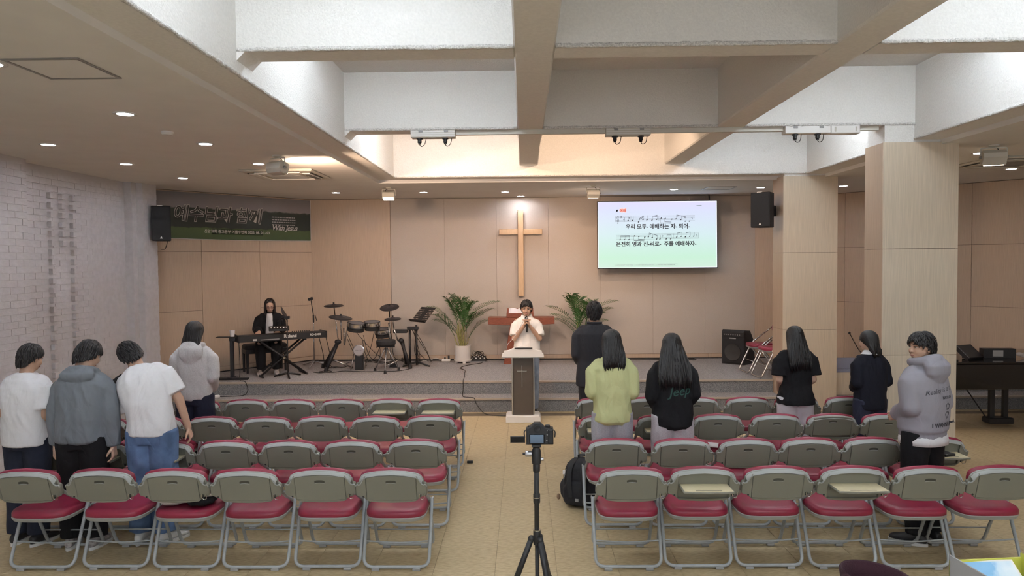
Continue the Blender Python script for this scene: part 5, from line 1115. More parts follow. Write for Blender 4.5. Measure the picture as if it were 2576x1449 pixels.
def head_prims(mb, H, female=False):
    R = H.to_3x3()
    def E(c, r): mb.ell(H @ V(c), r, R, 20, 14)
    E((0, -.012, .02), (.075, .094, .092)); E((0, .022, -.03), (.060 if female else .062, .064, .083)); E((0, .036, -.076), (.040 if female else .045, .043, .034))
    mb.cap(H @ V((0, .082, .006)), H @ V((0, .099, -.026)), .0075, .0115, 8)
    for s in (-1, 1):
        E((s * .033, .056, -.030), (.026, .026, .030)); E((s * .076, -.010, -.012), (.010, .021, .032)); E((s * .011, .088, -.031), (.008, .009, .007)); E((s * .030, .070, .022), (.024, .014, .007))
    E((0, .078, -.062), (.022, .012, .010))
def CRAN(th, ph, k=1.0):
    if th > PI / 2:
        e = th - PI / 2; w_ = math.cos(e * .42); return V((.079 * k * w_ * math.sin(ph), -.012 + .098 * k * w_ * math.cos(ph) * (1 - .10 * e), .02 - .098 * e))
    return V((.079 * k * math.sin(th) * math.sin(ph), -.012 + .098 * k * math.sin(th) * math.cos(ph), .02 + .096 * k * math.cos(th)))
def hair_lim(ph, front=.98, side=1.72, back=2.55):
    f = math.cos(ph); return side + (front - side) * max(f, 0) ** 1.1 + (back - side) * max(-f, 0) ** .7
def cap_shell(mb, H, lim, k=1.05, nth=9, nph=30, ph0=0, ph1=2 * PI):
    vv = []; fs = []
    for kk in (k, .97):
        for i in range(nth + 1):
            for j in range(nph): ph = 2 * PI * j / nph; vv.append(H @ CRAN(lim(ph) * i / nth, ph, kk if i < nth else 1.0))
    o = (nth + 1) * nph
    for i in range(nth):
        for j in range(nph):
            a, b, c, d = i * nph + j, i * nph + (j + 1) % nph, (i + 1) * nph + (j + 1) % nph, (i + 1) * nph + j
            fs.append((a, b, c, d)); fs.append((o + d, o + c, o + b, o + a))
    for j in range(nph): fs.append((nth * nph + j, nth * nph + (j + 1) % nph, o + nth * nph + (j + 1) % nph, o + nth * nph + j))
    mb.add(vv, fs)
def hair_short(H, seed, n=300, ln=.62, fringe=.45, vol=1.12, spread=.0, back=2.85, side=1.85, part=None):
    n = int(n * 1.7); rnd = random.Random(seed); mb = MB(); lim = lambda ph: hair_lim(ph, .95, side, back)
    cap_shell(mb, H, lim, 1.065)
    for k in range(n):
        ph = rnd.uniform(-PI, PI); L = lim(ph); t0 = L * rnd.uniform(.02, .92); t1 = min(t0 + ln * rnd.uniform(.7, 1.1), L + .10 + (fringe if math.cos(ph) > .35 else 0))
        dph = rnd.uniform(-.15, .15) + (spread * rnd.uniform(-1, 1)); vk = vol * rnd.uniform(.975, 1.03)
        pts = []
        for j in range(5):
            q = j / 4; kk = 1.045 + (vk - 1.045) * math.sin(min(q * 1.7, PI / 2)) - (.03 * q * q)
            pts.append(H @ CRAN(t0 + (t1 - t0) * q, ph + dph * q, kk))
        mb.tube(pts, [.0065, .0082, .0078, .006, .0015], 5, flat=.55)
    if part is not None:                     # fringe swept to both sides of a parting
        for k in range(46):
            s = 1 if k % 2 else -1; ph0 = part + rnd.uniform(-.08, .08); e = rnd.uniform(.25, 1.05); pts = []
            for j in range(6):
                q = j / 5; pts.append(H @ CRAN(.55 + .78 * q * rnd.uniform(.93, 1.0), ph0 + s * e * q ** .8, 1.09 + .05 * math.sin(PI * q) - .01 * q))
            mb.tube(pts, [.010, .012, .012, .011, .008, .002], 5, flat=.5)
    return mb
def hair_long(H, seed, zend=-.36, n=240, width=.105, backy=-.155, front=False, phmin=.95, taper=.9):
    rnd = random.Random(seed); mb = MB()
    lim = lambda ph: hair_lim(ph, .78, 1.6, 1.75); n = int(n * 1.3)
    cap_shell(mb, H, lim, 1.06)
    zs = [.0, -.05, -.11, -.18, -.26, -.34, -.42, -.5]; zs = [z for z in zs if z > zend + .03] + [zend]
    rings = []
    for z in zs:
        q = min(1, max(0, -z / .20)); rings.append((H @ V((0, (-.055) * (1 - q) + (backy + .035) * q, z)), H.to_3x3() @ V((.086 * (1 - q) + width * q * (taper if z == zend else 1), 0, 0)), H.to_3x3() @ V((0, .058 * (1 - q) + .030 * q, 0))))
    mb.loft(rings, 26, 2.3)
    for k in range(n):
        s = 1 if k % 2 else -1; th0 = rnd.choice((.02, .06, .12, .25, .5, .8)); ph = s * (phmin + (PI - phmin) * rnd.random() ** .9); pts = []
        for j in range(6):
            q = j / 5; pts.append(CRAN(th0 + (1.53 - th0) * q, ph * (.93 + .07 * q), (1.075 + .05 * q) + .02 * math.sin(PI * q)))
        b = pts[-1]; ze = zend * rnd.uniform(.86, 1.04) - (.03 if rnd.random() < .15 else 0); fwd = front and abs(ph) < 1.75
        for j in range(1, 6):
            q = j / 5; z = b.z + (ze - b.z) * q
            if fwd: y = b.y + (.075 - b.y) * min(1, q * 1.3) + .008 * math.sin(q * 5 + k); x = b.x + (s * .072 - b.x) * q
            else: y = b.y + (min(b.y, backy) + .02 * rnd.random() - b.y) * min(1, q * 1.35); x = b.x * (1 + (width / .085 - 1) * min(1, q * 1.5)) * (1 if q < .8 else (1 - (1 - taper) * (q - .8) * 5))
            pts.append(V((x + .004 * math.sin(k + q * 4), y, z)))
        mb.tube([H @ p for p in pts], [.006, .009, .010, .0105, .0105, .0105, .0105, .0105, .010, .008, .002], 5, flat=.55)
    return mb
def shoe(parent, ankle, dirv, m, sole_m, s, side=1):
    d = V(dirv).normalized(); sd = d.cross(UPZ); a = V(ankle); b = V((a.x, a.y, 0)) - d * .075
    def ring(t, w, h, z): return (b + d * t + UPZ * z, sd * w, UPZ * h)
    up = MB().loft([ring(.0, .026, .030, .052), ring(.03, .036, .040, .060), ring(.085, .040, .046, .066), ring(.14, .043, .036, .056), ring(.20, .046, .027, .046), ring(.25, .040, .022, .040), ring(.275, .022, .014, .034)], 18, 2.3)
    up.cap(a + UPZ * .0, a + UPZ * .05, .043, .040)
    o = skin_obj(remesh(up, .009, 3), 'shoe', m, parent, s)
    sl = MB(); out = []
    for k in range(20):
        t = 2 * PI * k / 20; out.append(b + d * (.137 + .147 * math.cos(t)) + sd * (.046 * math.sin(t) * (1 + .12 * math.cos(t))))
    vv = [p + UPZ * .0 for p in out] + [p + UPZ * .026 for p in out]
    sl.add(vv, [tuple(range(20))[::-1], tuple(range(20, 40))] + [(i, (i + 1) % 20, 20 + (i + 1) % 20, 20 + i) for i in range(20)])
    me = sl.mesh('sole', sole_m, SM); me.transform(Matrix.Scale(s, 4)); obj('sole', me, o)
    return o
HANG = ((.045, -.01, -.285), (.055, .07, -.53)); FOLD = ((.028, -.03, -.27), (-.10, .20, -.36)); FRONT = ((.030, -.02, -.275), (-.04, .17, -.42))
def person(label, loc, rz, h, top, top_m, bottom_m, hair, head=(0, .15, 0), lean=.03, side=0., arms=(HANG, HANG), sleeve='long', skin='skin', legs=None, pelvis=.95, hairf=None, shoes=('shoe_black', 'shoe_white'),
           legr=(.098, .080, .068), extra=None, hem=-.10, width=1.0, wr=.006, wf=9, curl=.4, female=False, sleeve_r=(.075, .062, .048), cuff=None, voxel=.0085, body_voxel=.0085, long_top=None, face=True, shoe_dir=None, hand_on=(True, True), bottom=True, hipw=1.0):
    s = h / 1.72; t = empty('person', loc, rz, label, 'person')
    # spine
    pts = []; N = 24; p = V((0, 0, pelvis)); fr = {}
    def up_at(q):
        a = lean * min(1, max(0, q * 1.6 + .15)); b = side * min(1, max(0, q * 1.6 + .1)); return V((math.sin(b), math.sin(a), math.cos(a) * math.cos(b))).normalized()
    SL = .51
    def S(q):
        c = V((0, 0, pelvis)); n = max(1, int(abs(q) * 20)); 
        for i in range(n): c = c + up_at(q * (i + .5) / n) * (SL * q / n)
        u = up_at(q); x = (V((1, 0, 0)) - u * u.x).normalized(); return c, x, u.cross(x), u
    rows = long_top or [(hem, .175, .130), (hem + .05, .188, .140), (.12, .186, .136), (.35, .182, .130), (.58, .200, .135), (.78, .205, .125), (.90, .178, .100), (.97, .120, .082), (1.02, .078, .068)]
    g = MB(); rings = []
    for q, rx, ry in rows:
        c, x, f, u = S(q); w_ = width if q < .95 else 1; rings.append((c - f * (.012 if q > .3 else 0), x * rx * w_, f * ry * w_))
    g.loft(rings, 32, 2.35)
    b = MB(); rb = []
    for q, rx, ry in [(-.12, .155, .105), (.1, .15, .10), (.35, .145, .10), (.6, .165, .108), (.8, .165, .10), (.92, .12, .075), (1.0, .06, .055)]:
        c, x, f, u = S(q); rb.append((c - f * .012, x * rx * min(1, width), f * ry * min(1, width)))
    b.loft(rb, 24, 2.2)
    nc, nx, nf, nu = S(1.0)
    yaw, pitch, roll = head
    hu = (nu * .55 + UPZ * .45).normalized(); hx = (nx - hu * nx.dot(hu)).normalized(); hf = hu.cross(hx)
    HB = Matrix((hx, hf, hu)).transposed().to_4x4()
    H = Matrix.Translation(nc + hu * .045) @ HB @ Matrix.Rotation(yaw, 4, 'Z') @ Matrix.Rotation(roll, 4, 'Y') @ Matrix.Rotation(-pitch, 4, 'X') @ Matrix.Translation((0, .012, .100))
    head_prims(b, H, female); b.cap(nc - nf * .01 - nu * .03, H @ V((0, -.018, -.04)), .056 if not female else .047, .052 if not female else .045, 14)
    sc, sx_, sf, su = S(.87); ctx = dict(S=S, H=H, nc=nc, nx=nx, nf=nf, nu=nu, g=g, b=b, t=t, s=s)
    for i, sgn in enumerate((-1, 1)):
        sh = sc + sx_ * sgn * .165 * (.93 + .07 * width); (e, w_) = arms[i][:2]
        ex, ey, ez = e; wx, wy, wz = w_; A = lambda v: sh + sx_ * sgn * v[0] + sf * v[1] + su * v[2]
        if len(arms[i]) > 2 and arms[i][2] == 'world': A = lambda v: sh + V((v[0] * sgn, v[1], v[2]))
        E_, W_ = A(e), A(w_)
        b.cap(sh - sx_ * sgn * .02, E_, .044, .040); b.cap(E_, W_, .040, .027)
        d = (W_ - E_).normalized(); pn = arms[i][3] if len(arms[i]) > 3 else (-sx_ * sgn)
        if hand_on[i]: hand(b, W_, arms[i][4] if len(arms[i]) > 4 else d, pn, curl, -sgn if (d.z > -.2 and len(arms[i]) <= 3) else sgn * -1)
        ctx['W%d' % i] = W_; ctx['d%d' % i] = d
        r0, r1, r2 = sleeve_r
        ua = (E_ - sh).normalized(); s0 = sh - sx_ * sgn * .040 - su * .012
        g.cap(s0, sh + (E_ - sh) * .30, r0 * .86, r0 * .98, 16)
        if sleeve == 'long':
            g.cap(sh + (E_ - sh) * .30, E_ - ua * .01, r0 * .98, r1, 16); g.cap(E_ - ua * .01, E_ + (W_ - E_) * .45, r1, (r1 + r2) / 2 * 1.06, 16)
            g.tube([E_ + (W_ - E_) * .35, E_ + (W_ - E_) * .7, W_ - d * .005], [(r1 + r2) / 2 * 1.05, (r1 + r2) / 2, r2], 18)
            if cuff: g.tube([W_ - d * .055, W_ - d * .048, W_ - d * .01, W_ + d * .0], [r2 * .7, r2 * .8, r2 * .8, r2 * .7], 18)
        elif sleeve == 'short':
            g.tube([sh + (E_ - sh) * .12, sh + (E_ - sh) * .40, sh + (E_ - sh) * .82], [r0 * .9, r0 * .98, r0 * 1.06], 18)
    # legs
    legs = legs or (((.095, .02, .50), (.10, -.02, .085)), ((.095, .02, .50), (.10, -.02, .085)))
    tr_ = MB(); c0, x0, f0, u0 = S(-.06)
    tr_.loft([(S(dz / .51)[0] if dz > 0 else V((0, 0, pelvis + dz)), V((rx, 0, 0)), V((0, ry, 0))) for dz, rx, ry in ((.05, .150 * hipw, .108), (.01, .168 * hipw, .122), (-.06, .176 * hipw, .128), (-.12, .165, .12))], 26, 2.4)
    for i, sgn in enumerate((-1, 1)):
        kx, ky, kz = legs[i][0]; ax, ay, az = legs[i][1]; hip = V((sgn * .088, 0, pelvis - .05)); kn = V((sgn * kx, ky, kz)); an = V((sgn * ax, ay, az))
        b.cap(hip, kn, .078, .052); b.cap(kn, an, .050, .036); b.cap(an, an + V((0, .03, -.03)), .036, .035)
        if bottom: tr_.tube([hip + UPZ * .03, hip * .5 + kn * .5, kn + (hip - kn).normalized() * .03, kn + (an - kn).normalized() * .03, kn * .45 + an * .55, an + (kn - an).normalized() * .01], [legr[0], (legr[0] + legr[1]) / 2 * 1.02, legr[1], legr[1], (legr[1] + legr[2]) / 2, legr[2]], 18)
        if shoes: shoe(t, an, (shoe_dir[i] if shoe_dir else (sgn * .15, 1, 0)), shoes[0], shoes[1], s)
    if extra: extra(ctx)
    skin_obj(remesh(b, body_voxel, 2), 'body', skin, t, s)
    gm = remesh(g, voxel, 3); wrinkle(gm, wr * 1.35, wf * .9, len(label)); go = skin_obj(gm, top, top_m, t, s); ctx['garment'] = go
    tm = remesh(tr_, .0105, 3); wrinkle(tm, .006, 7, len(label) + 3); skin_obj(tm, 'trousers' if bottom else 'shorts', bottom_m, t, s)
    if hair:
        hm = hair(H).mesh('hair', hairf or 'hair_black', True); hm.transform(Matrix.Scale(s, 4)); obj('hair', hm, t)
    if face:
        R = H.to_3x3()
        for sg in (-1, 1):
            e_ = MB().ell(H @ V((sg * .031, .071, .004)), (.0125, .0085, .0042), R @ Matrix.Rotation(sg * .12, 3, 'Y'), 12, 8).mesh('eye', 'eye_white', True); e_.transform(Matrix.Scale(s, 4)); eo = obj('eye', e_, t)
            e_ = MB().ell(H @ V((sg * .031, .0755, .004)), (.0055, .0055, .0040), R, 10, 8).mesh('iris', 'eye_dark', True); e_.transform(Matrix.Scale(s, 4)); obj('iris', e_, eo)
            e_ = MB().tube([H @ V((sg * x, y, z)) for x, y, z in ((.017, .0815, .0075), (.031, .0815, .0100), (.046, .073, .0075))], [.0018, .0024, .0012], 5).mesh('eyelid', 'eye_dark', True); e_.transform(Matrix.Scale(s, 4)); obj('eyelid', e_, eo)
            e_ = MB().tube([H @ V((sg * x, y, z)) for x, y, z in ((.014, .0855, .024), (.031, .0835, .029), (.050, .070, .025))], [.0032, .0042, .0016], 6).mesh('eyebrow', 'hair_black', True); e_.transform(Matrix.Scale(s, 4)); obj('eyebrow', e_, t)
        e_ = MB().tube([H @ V((x, y, z)) for x, y, z in ((-.023, .0815, -.063), (-.010, .0895, -.0605), (0, .0905, -.062), (.010, .0895, -.0605), (.023, .0815, -.063))], [.0022, .0056, .0062, .0056, .0022], 6).mesh('lips', 'lip', True); e_.transform(Matrix.Scale(s, 4)); obj('lips', e_, t)
    return t, ctx
def on_cloth(ctx, text, size, x, z, m, back=True, shear=0., bold=0., rot=0., res=2):
    me_g = ctx['garment'].data; bvh = BVHTree.FromPolygons([v.co for v in me_g.vertices], [p.vertices for p in me_g.polygons])
    me = text_mesh(text, size, shear=shear, bold=bold, res=res); bm = bmesh.new(); bm.from_mesh(me); bmesh.ops.triangulate(bm, faces=bm.faces); bmesh.ops.subdivide_edges(bm, edges=[e for e in bm.edges if e.calc_length() > .012], cuts=1); bm.to_mesh(me); bm.free()
    return project(ctx, me, x, z, m, bvh, rot)
def project(ctx, me, x, z, m, bvh, rot=0., name='print'):
    ca, sa = math.cos(rot), math.sin(rot); keep = []
    for v in me.vertices:
        px, pz = v.co.x * ca - v.co.y * sa + x, v.co.x * sa + v.co.y * ca + z
        h = bvh.ray_cast(V((px, -1.2, pz)), V((0, 1, 0)))
        v.co = (px, (h[0].y if h[0] else -.1) - .0022, pz)
    me.materials.clear(); me.materials.append(MATS[m]); me.name = name
    return obj(name, me, ctx['t'])
def line_print(ctx, pts, r, m, name='print'):
    me_g = ctx['garment'].data; bvh = BVHTree.FromPolygons([v.co for v in me_g.vertices], [p.vertices for p in me_g.polygons]); out = []
    for x, z in pts:
        h = bvh.ray_cast(V((x, -1.2, z)), V((0, 1, 0))); out.append((x, (h[0].y if h[0] else -.1) - .0015, z))
    return MB().tube(out, r, 5).build(name, m, ctx['t'], True)
def hood(ctx, r=.042, drop=.115, wide=.135, thick=.045, rise=.02, back=.12):
    g = ctx['g']; nc, nx, nf, nu = ctx['nc'], ctx['nx'], ctx['nf'], ctx['nu']
    def P(x, y, z): return nc + nx * x + nf * y + nu * z
    g.tube([P(wide * .72 * math.sin(a), -.012 - (back - .02) * math.cos(a) if math.cos(a) > 0 else -.012 - .095 * math.cos(a), rise + .012 * math.cos(a)) for a in [(-2.3 + 4.6 * k / 16) for k in range(17)]], [r * (.75 + .35 * max(0, math.cos(-2.3 + 4.6 * k / 16))) for k in range(17)], 12)
    g.loft([(P(0, -back + .02, rise + .02), nx * wide * .78, nf * thick), (P(0, -back - .01, rise - .03), nx * wide, nf * thick * 1.15), (P(0, -back - .015, rise - .03 - drop * .5), nx * wide * .92, nf * thick * 1.1), (P(0, -back - .005, rise - .03 - drop), nx * wide * .45, nf * thick * .75), (P(0, -back + .01, rise - .05 - drop), nx * wide * .12, nf * thick * .4)], 22, 2.2)
def collar(ctx, m, wide=.074, hgt=.035, flare=.02, name='collar', depth=.068):
    nc, nx, nf, nu = ctx['nc'], ctx['nx'], ctx['nf'], ctx['nu']; vv = []; n = 30
    for zz, k in ((.0, 1.0), (hgt, .88), (hgt + .006, .92), (-.012, 1.0 + flare * 14)):
        for j in range(n):
            a = 2 * PI * j / n; dip = .030 * max(0, math.sin(a)) ** 2
            vv.append((nc + nx * wide * k * math.cos(a) + nf * (depth * k * math.sin(a) - .012) + nu * (.010 + zz - dip)) * ctx['s'])
    fs = [(r * n + j, r * n + (j + 1) % n, (r + 1) * n + (j + 1) % n, (r + 1) * n + j) for r in range(3) for j in range(n)]
    return MB().add(vv, fs).build(name, m, ctx['t'], True)
# ---- speaker behind the lectern
UPH = ((.02, .10, -.235), (-.125, .195, -.035))
t, cx = person('man in a white polo shirt singing into a microphone behind the lectern', (.04, 10.66, 0), PI, 1.70, 'polo_shirt', 'polo_white', 'jean_light', lambda H: hair_short(H, 5, 210, .6, .15, 1.15, part=-.25), head=(-.05, .22, 0), lean=.04,
               arms=(UPH[:2] + (None, V((1, .1, .3)), V((.25, .15, 1))), UPH[:2] + (None, V((-1, .1, .2)), V((-.25, .15, 1)))), sleeve='short', sleeve_r=(.070, .064, .058), curl=.75, wr=.005, body_voxel=.0065, extra=None, width=1.03)
collar(cx, 'polo_white')
mc = V((.04, 10.66, 0)); f_ = rotz(PI)
hm_ = empty('handheld_microphone', (-.0, 10.40, 1.27)); tag(hm_, 'black handheld microphone in the singing man\'s hands', 'microphone')
wm = (f_ @ (cx['W0'] * cx['s']) + f_ @ (cx['W1'] * cx['s'])) / 2 + mc
a_ = V((wm.x, wm.y - .055, wm.z - .09)); b_ = V((wm.x, wm.y - .02, wm.z + .085)); hm_.location = a_
MB().tube([(0, 0, 0), b_ - a_], [.0125, .018], 14).build('handle', 'black', hm_, True); MB().ell((b_ - a_) + (b_ - a_).normalized() * .018, (.025, .025, .028)).build('grille', 'steel', hm_, True)
# ---- suited man, seen from behind
def suit_extra(c):
    pass
t, cx = person('tall man in a dark suit standing with his back to the room', (.825, 8.52, 0), -.05, 1.78, 'suit_jacket', 'suit', 'suit', lambda H: hair_short(H, 9, 230, .62, .1, 1.13), head=(.0, .12, 0), arms=(FRONT, FRONT), long_top=[(-.36, .205, .145), (-.2, .205, .148), (.0, .198, .142), (.2, .186, .132), (.4, .188, .130), (.6, .210, .136), (.8, .215, .126), (.90, .188, .10), (.97, .125, .085), (1.02, .082, .07)], wr=.003, wf=6, sleeve_r=(.085, .07, .052), width=1.02)
MB().tube([cx['nc'] * cx['s'] + V((.078 * math.cos(a), .07 * math.sin(a) - .012, .022 - .02 * max(0, math.sin(a)))) for a in [2 * PI * k / 24 for k in range(24)]], .016, 8, closed=True, flat=1).build('jacket_collar', 'suit', t, True)
MB().box(-.002, .002, -.15, -.135, .70, .95).build('back_vent', 'black', t)
# ---- yellow sweatshirt
t, cx = person('girl in a pale yellow sweatshirt with shoulder length black hair', (.80, 6.62, 0), -.08, 1.62, 'sweatshirt', 'sweat_yellow', 'sweat_pants', lambda H: hair_long(H, 3, -.25, 260, .098, -.135, taper=.85), head=(.15, .16, 0), lean=.04, arms=(FOLD, FOLD), female=True, legr=(.112, .098, .085), width=.95, sleeve_r=(.078, .072, .048), cuff=True, wr=.0075, wf=8,
               long_top=[(-.25, .150, .125), (-.215, .165, .138), (-.19, .186, .155), (-.1, .190, .155), (.12, .186, .148), (.35, .182, .142), (.58, .192, .140), (.78, .198, .125), (.90, .170, .10), (.97, .112, .082), (1.02, .076, .066)], skin='skin_light')
# ---- black hoodie with the green lettering
t, cx = person('girl in a black sweatshirt with green lettering on the back and long black hair', (1.345, 6.60, 0), .03, 1.585, 'sweatshirt', 'black_cotton', 'sweat_pants_pale', lambda H: hair_long(H, 8, -.40, 320, .150, -.155, taper=.95), head=(-.05, .14, 0), arms=(FRONT, FRONT), female=True, legr=(.120, .11, .10), width=.95, sleeve_r=(.080, .076, .050), cuff=True, wr=.008, wf=7,
               long_top=[(-.30, .150, .125), (-.27, .168, .140), (-.235, .198, .165), (-.1, .205, .168), (.12, .198, .155), (.35, .190, .145), (.58, .196, .140), (.78, .198, .125), (.90, .170, .10), (.97, .112, .082), (1.02, .076, .066)], skin='skin_light')
on_cloth(cx, 'Jeep', .115, .03, 1.085, 'print_teal', shear=.35, bold=.001, rot=.12)
# ---- black tee with long hair
t, cx = person('girl in a black short sleeved tee with hair down to mid back', (2.80, 7.52, 0), .04, 1.56, 'tee_shirt', 'black_cotton', 'white_trousers', lambda H: hair_long(H, 12, -.37, 270, .118, -.145), hipw=.84, head=(.0, .10, 0), arms=(FRONT, FRONT), sleeve='short', female=True, legr=(.115, .105, .10), sleeve_r=(.086, .08, .06), wr=.006, width=1.0,
               long_top=[(-.20, .208, .156), (-.1, .204, .154), (.06, .178, .134), (.22, .166, .122), (.4, .167, .120), (.6, .186, .128), (.78, .200, .122), (.90, .176, .10), (.97, .115, .082), (1.02, .076, .066)], skin='skin_light')
# ---- navy sweater with a white collar
t, cx = person('girl in a dark navy sweater with white collar and cuffs', (3.555, 7.50, 0), .22, 1.51, 'sweater', 'navy_knit', 'denim_skirt', lambda H: hair_long(H, 15, -.17, 230, .082, -.105, taper=.85), head=(.45, .12, 0), arms=(FOLD, FOLD), female=True, legr=(.112, .10, .08), width=.94, sleeve_r=(.074, .070, .052), wr=.0055,
               long_top=[(-.26, .188, .145), (-.15, .195, .15), (.12, .190, .145), (.35, .186, .14), (.58, .194, .138), (.78, .198, .125), (.90, .170, .10), (.97, .112, .082), (1.02, .076, .066)], skin='skin_light')
collar(cx, 'cotton_white', .080, .030, .03)
for i in (0, 1): MB().tube([(cx['W%d' % i] - cx['d%d' % i] * .05) * cx['s'], (cx['W%d' % i] + cx['d%d' % i] * .012) * cx['s']], [.052, .048], 14).build('cuff', 'cotton_white', t, True)
# ---- boy in the grey hoodie, looking back over his shoulder
def boy_extra(c):
    hood(c, .044, .13, .132, .052, .035, .115)
    S = c['S']
t, cx = person('boy in a grey hoodie turning his head towards the aisle', (3.15, 5.76, 0), .46, 1.665, 'hoodie', 'hoodie_grey', 'black_cotton', lambda H: hair_short(H, 31, 260, .75, .32, 1.19, spread=.35), head=(1.30, .03, 0), arms=(FOLD, FOLD), extra=boy_extra, width=1.0, sleeve_r=(.084, .078, .052), cuff=True, legr=(.112, .095, .08), wr=.0055, wf=6, body_voxel=.006, shoes=('shoe_black', 'shoe_white'), shoe_dir=((-.5, 1, 0), (.2, 1, 0)),
               long_top=[(-.16, .176, .138), (-.14, .186, .148), (-.03, .188, .150), (-.015, .202, .162), (.12, .202, .160), (.35, .196, .152), (.58, .206, .150), (.78, .212, .132), (.90, .182, .105), (.97, .122, .085), (1.02, .085, .074)])
for txt, sz_, z, b in (('MATILDA', .030, 1.175, .0012), ('I WANNA BE MA', .044, .965, .0015)): on_cloth(cx, txt, sz_, .06, z, 'print_ink', bold=b)
on_cloth(cx, 'Reality is a trip', .052, .0, 1.235, 'print_ink', shear=.4, rot=.12)
for cz, k in ((1.105, .0), (1.04, .4)):
    line_print(cx, [(.06 + .022 * math.cos(q * .55 + k) * (1 + .3 * math.sin(q * 1.7)), cz + .022 * math.sin(q * .55 + k) * (1 + .35 * math.cos(q * 1.3))) for q in range(26)], .0011, 'print_ink')
MB().loft([(V((0, 0, z)) * cx['s'], V((.176 * k, 0, 0)), V((0, .146 * k, 0))) for z, k in ((.825, 1.07), (.86, 1.07), (.90, 1.02))], 30, 2.35).build('tee_hem', 'cotton_white', t, True)
# ---- girl in the oatmeal hoodie
t, cx = person('girl in an oatmeal hoodie standing on the brick wall side of the front row', (-3.44, 7.50, 0), .10, 1.655, 'hoodie', 'fleece_grey', 'navy_trousers', lambda H: hair_long(H, 22, -.19, 260, .088, -.115, taper=.95), head=(-.12, .08, 0), arms=(FRONT, FRONT), female=True, extra=lambda c: hood(c, .034, .16, .125, .038, .01, .105), width=.90, sleeve_r=(.080, .076, .050), cuff=True, legr=(.115, .10, .09), wr=.007, wf=7,
               long_top=[(-.13, .165, .13), (-.10, .185, .148), (.0, .195, .156), (.15, .195, .153), (.35, .190, .146), (.58, .196, .142), (.78, .200, .128), (.90, .172, .10), (.97, .115, .082), (1.02, .078, .068)], skin='skin_light')
# ---- boy in white tee at the frame edge
t, cx = person('boy in a plain white tee and dark jeans at the end of the third row', (-4.03, 5.78, 0), -.12, 1.62, 'tee_shirt', 'cotton_white', 'jean_dark', lambda H: hair_short(H, 41, 230, .6, .1, 1.10), head=(-.25, .28, .0), lean=.05, arms=(FRONT, FRONT), sleeve='short', width=1.0, sleeve_r=(.086, .082, .07), wr=.007, wf=8, legr=(.115, .095, .08),
               long_top=[(-.16, .195, .148), (-.05, .196, .15), (.12, .190, .146), (.35, .186, .142), (.58, .200, .142), (.78, .208, .128), (.90, .182, .102), (.97, .122, .082), (1.02, .080, .068)], skin='skin')
# ---- boy in the grey shell jacket, head bowed
t, cx = person('boy in a hooded grey shell jacket with bowed head', (-3.53, 5.70, 0), .06, 1.66, 'shell_jacket', 'shell_jacket', 'black_cotton', lambda H: hair_short(H, 52, 240, .62, .2, 1.14), head=(-.25, .42, .0), lean=.16, arms=(((.045, .0, -.29), (.06, .06, -.54)), ((.055, .02, -.29), (.07, .07, -.55))), extra=lambda c: hood(c, .030, .07, .135, .036, .0, .095), width=.97, sleeve_r=(.080, .070, .052), cuff=True, wr=.006, wf=11, legr=(.115, .10, .085), body_voxel=.0068, skin='skin_light',
               long_top=[(-.13, .176, .138), (-.10, .196, .152), (.0, .200, .156), (.15, .196, .152), (.35, .190, .146), (.58, .204, .144), (.78, .212, .130), (.90, .184, .102), (.97, .122, .084), (1.02, .080, .070)], shoes=('shoe_grey', 'shoe_white'))
# ---- boy in white tee and blue jeans, bending sideways
t, cx = person('boy in a white tee and blue jeans bending over to one side', (-3.02, 5.80, 0), .0, 1.70, 'tee_shirt', 'cotton_white', 'jean_blue', lambda H: hair_short(H, 63, 240, .58, .05, 1.12), head=(.55, .35, -.40), lean=.30, side=-.42, arms=(((.05, .10, -.26), (.0, .26, -.44)), ((.15, .0, -.26), (.20, .05, -.51), 'world')), sleeve='short', width=.96, sleeve_r=(.086, .082, .07), wr=.006, wf=8, legr=(.118, .100, .088), body_voxel=.0065,
               long_top=[(-.10, .190, .145), (.0, .192, .146), (.15, .186, .140), (.35, .184, .138), (.58, .200, .140), (.78, .210, .128), (.90, .184, .102), (.97, .122, .082), (1.02, .080, .068)], shoes=('shoe_white', 'shoe_white'), shoe_dir=((-.1, 1, 0), (.75, 1, 0)))
# ---- hidden student in black in the row ahead
t, cx = person('student in black half hidden behind the boy in the shell jacket', (-4.12, 6.60, 0), -.5, 1.52, 'sweatshirt', 'black_cotton', 'jean_dark', lambda H: hair_short(H, 71, 200, .6, .1, 1.10), head=(-.5, .3, 0), lean=.1, arms=(FRONT, ((.10, .14, -.16), (.10, .33, .0))), wr=.006)
pw_ = t.matrix_basis @ ((cx['W1'] + cx['d1'] * .10) * cx['s']); ph = empty('phone', pw_ + V((0, 0, .03)), .3, 'phone in a brown patterned case held up beside the bending boy', 'phone')
mat('leopard', (.22, .11, .06), .6, c2=(.03, .015, .01), vscale=90, lo=.45, hi=.55)
MB().bevbox(-.037, .037, -.005, .005, -.075, .075, .004, 'y').build('case', 'leopard', ph); MB().box(-.03, .03, .005, .0055, -.06, .06).build('display', 'black_gloss', ph)
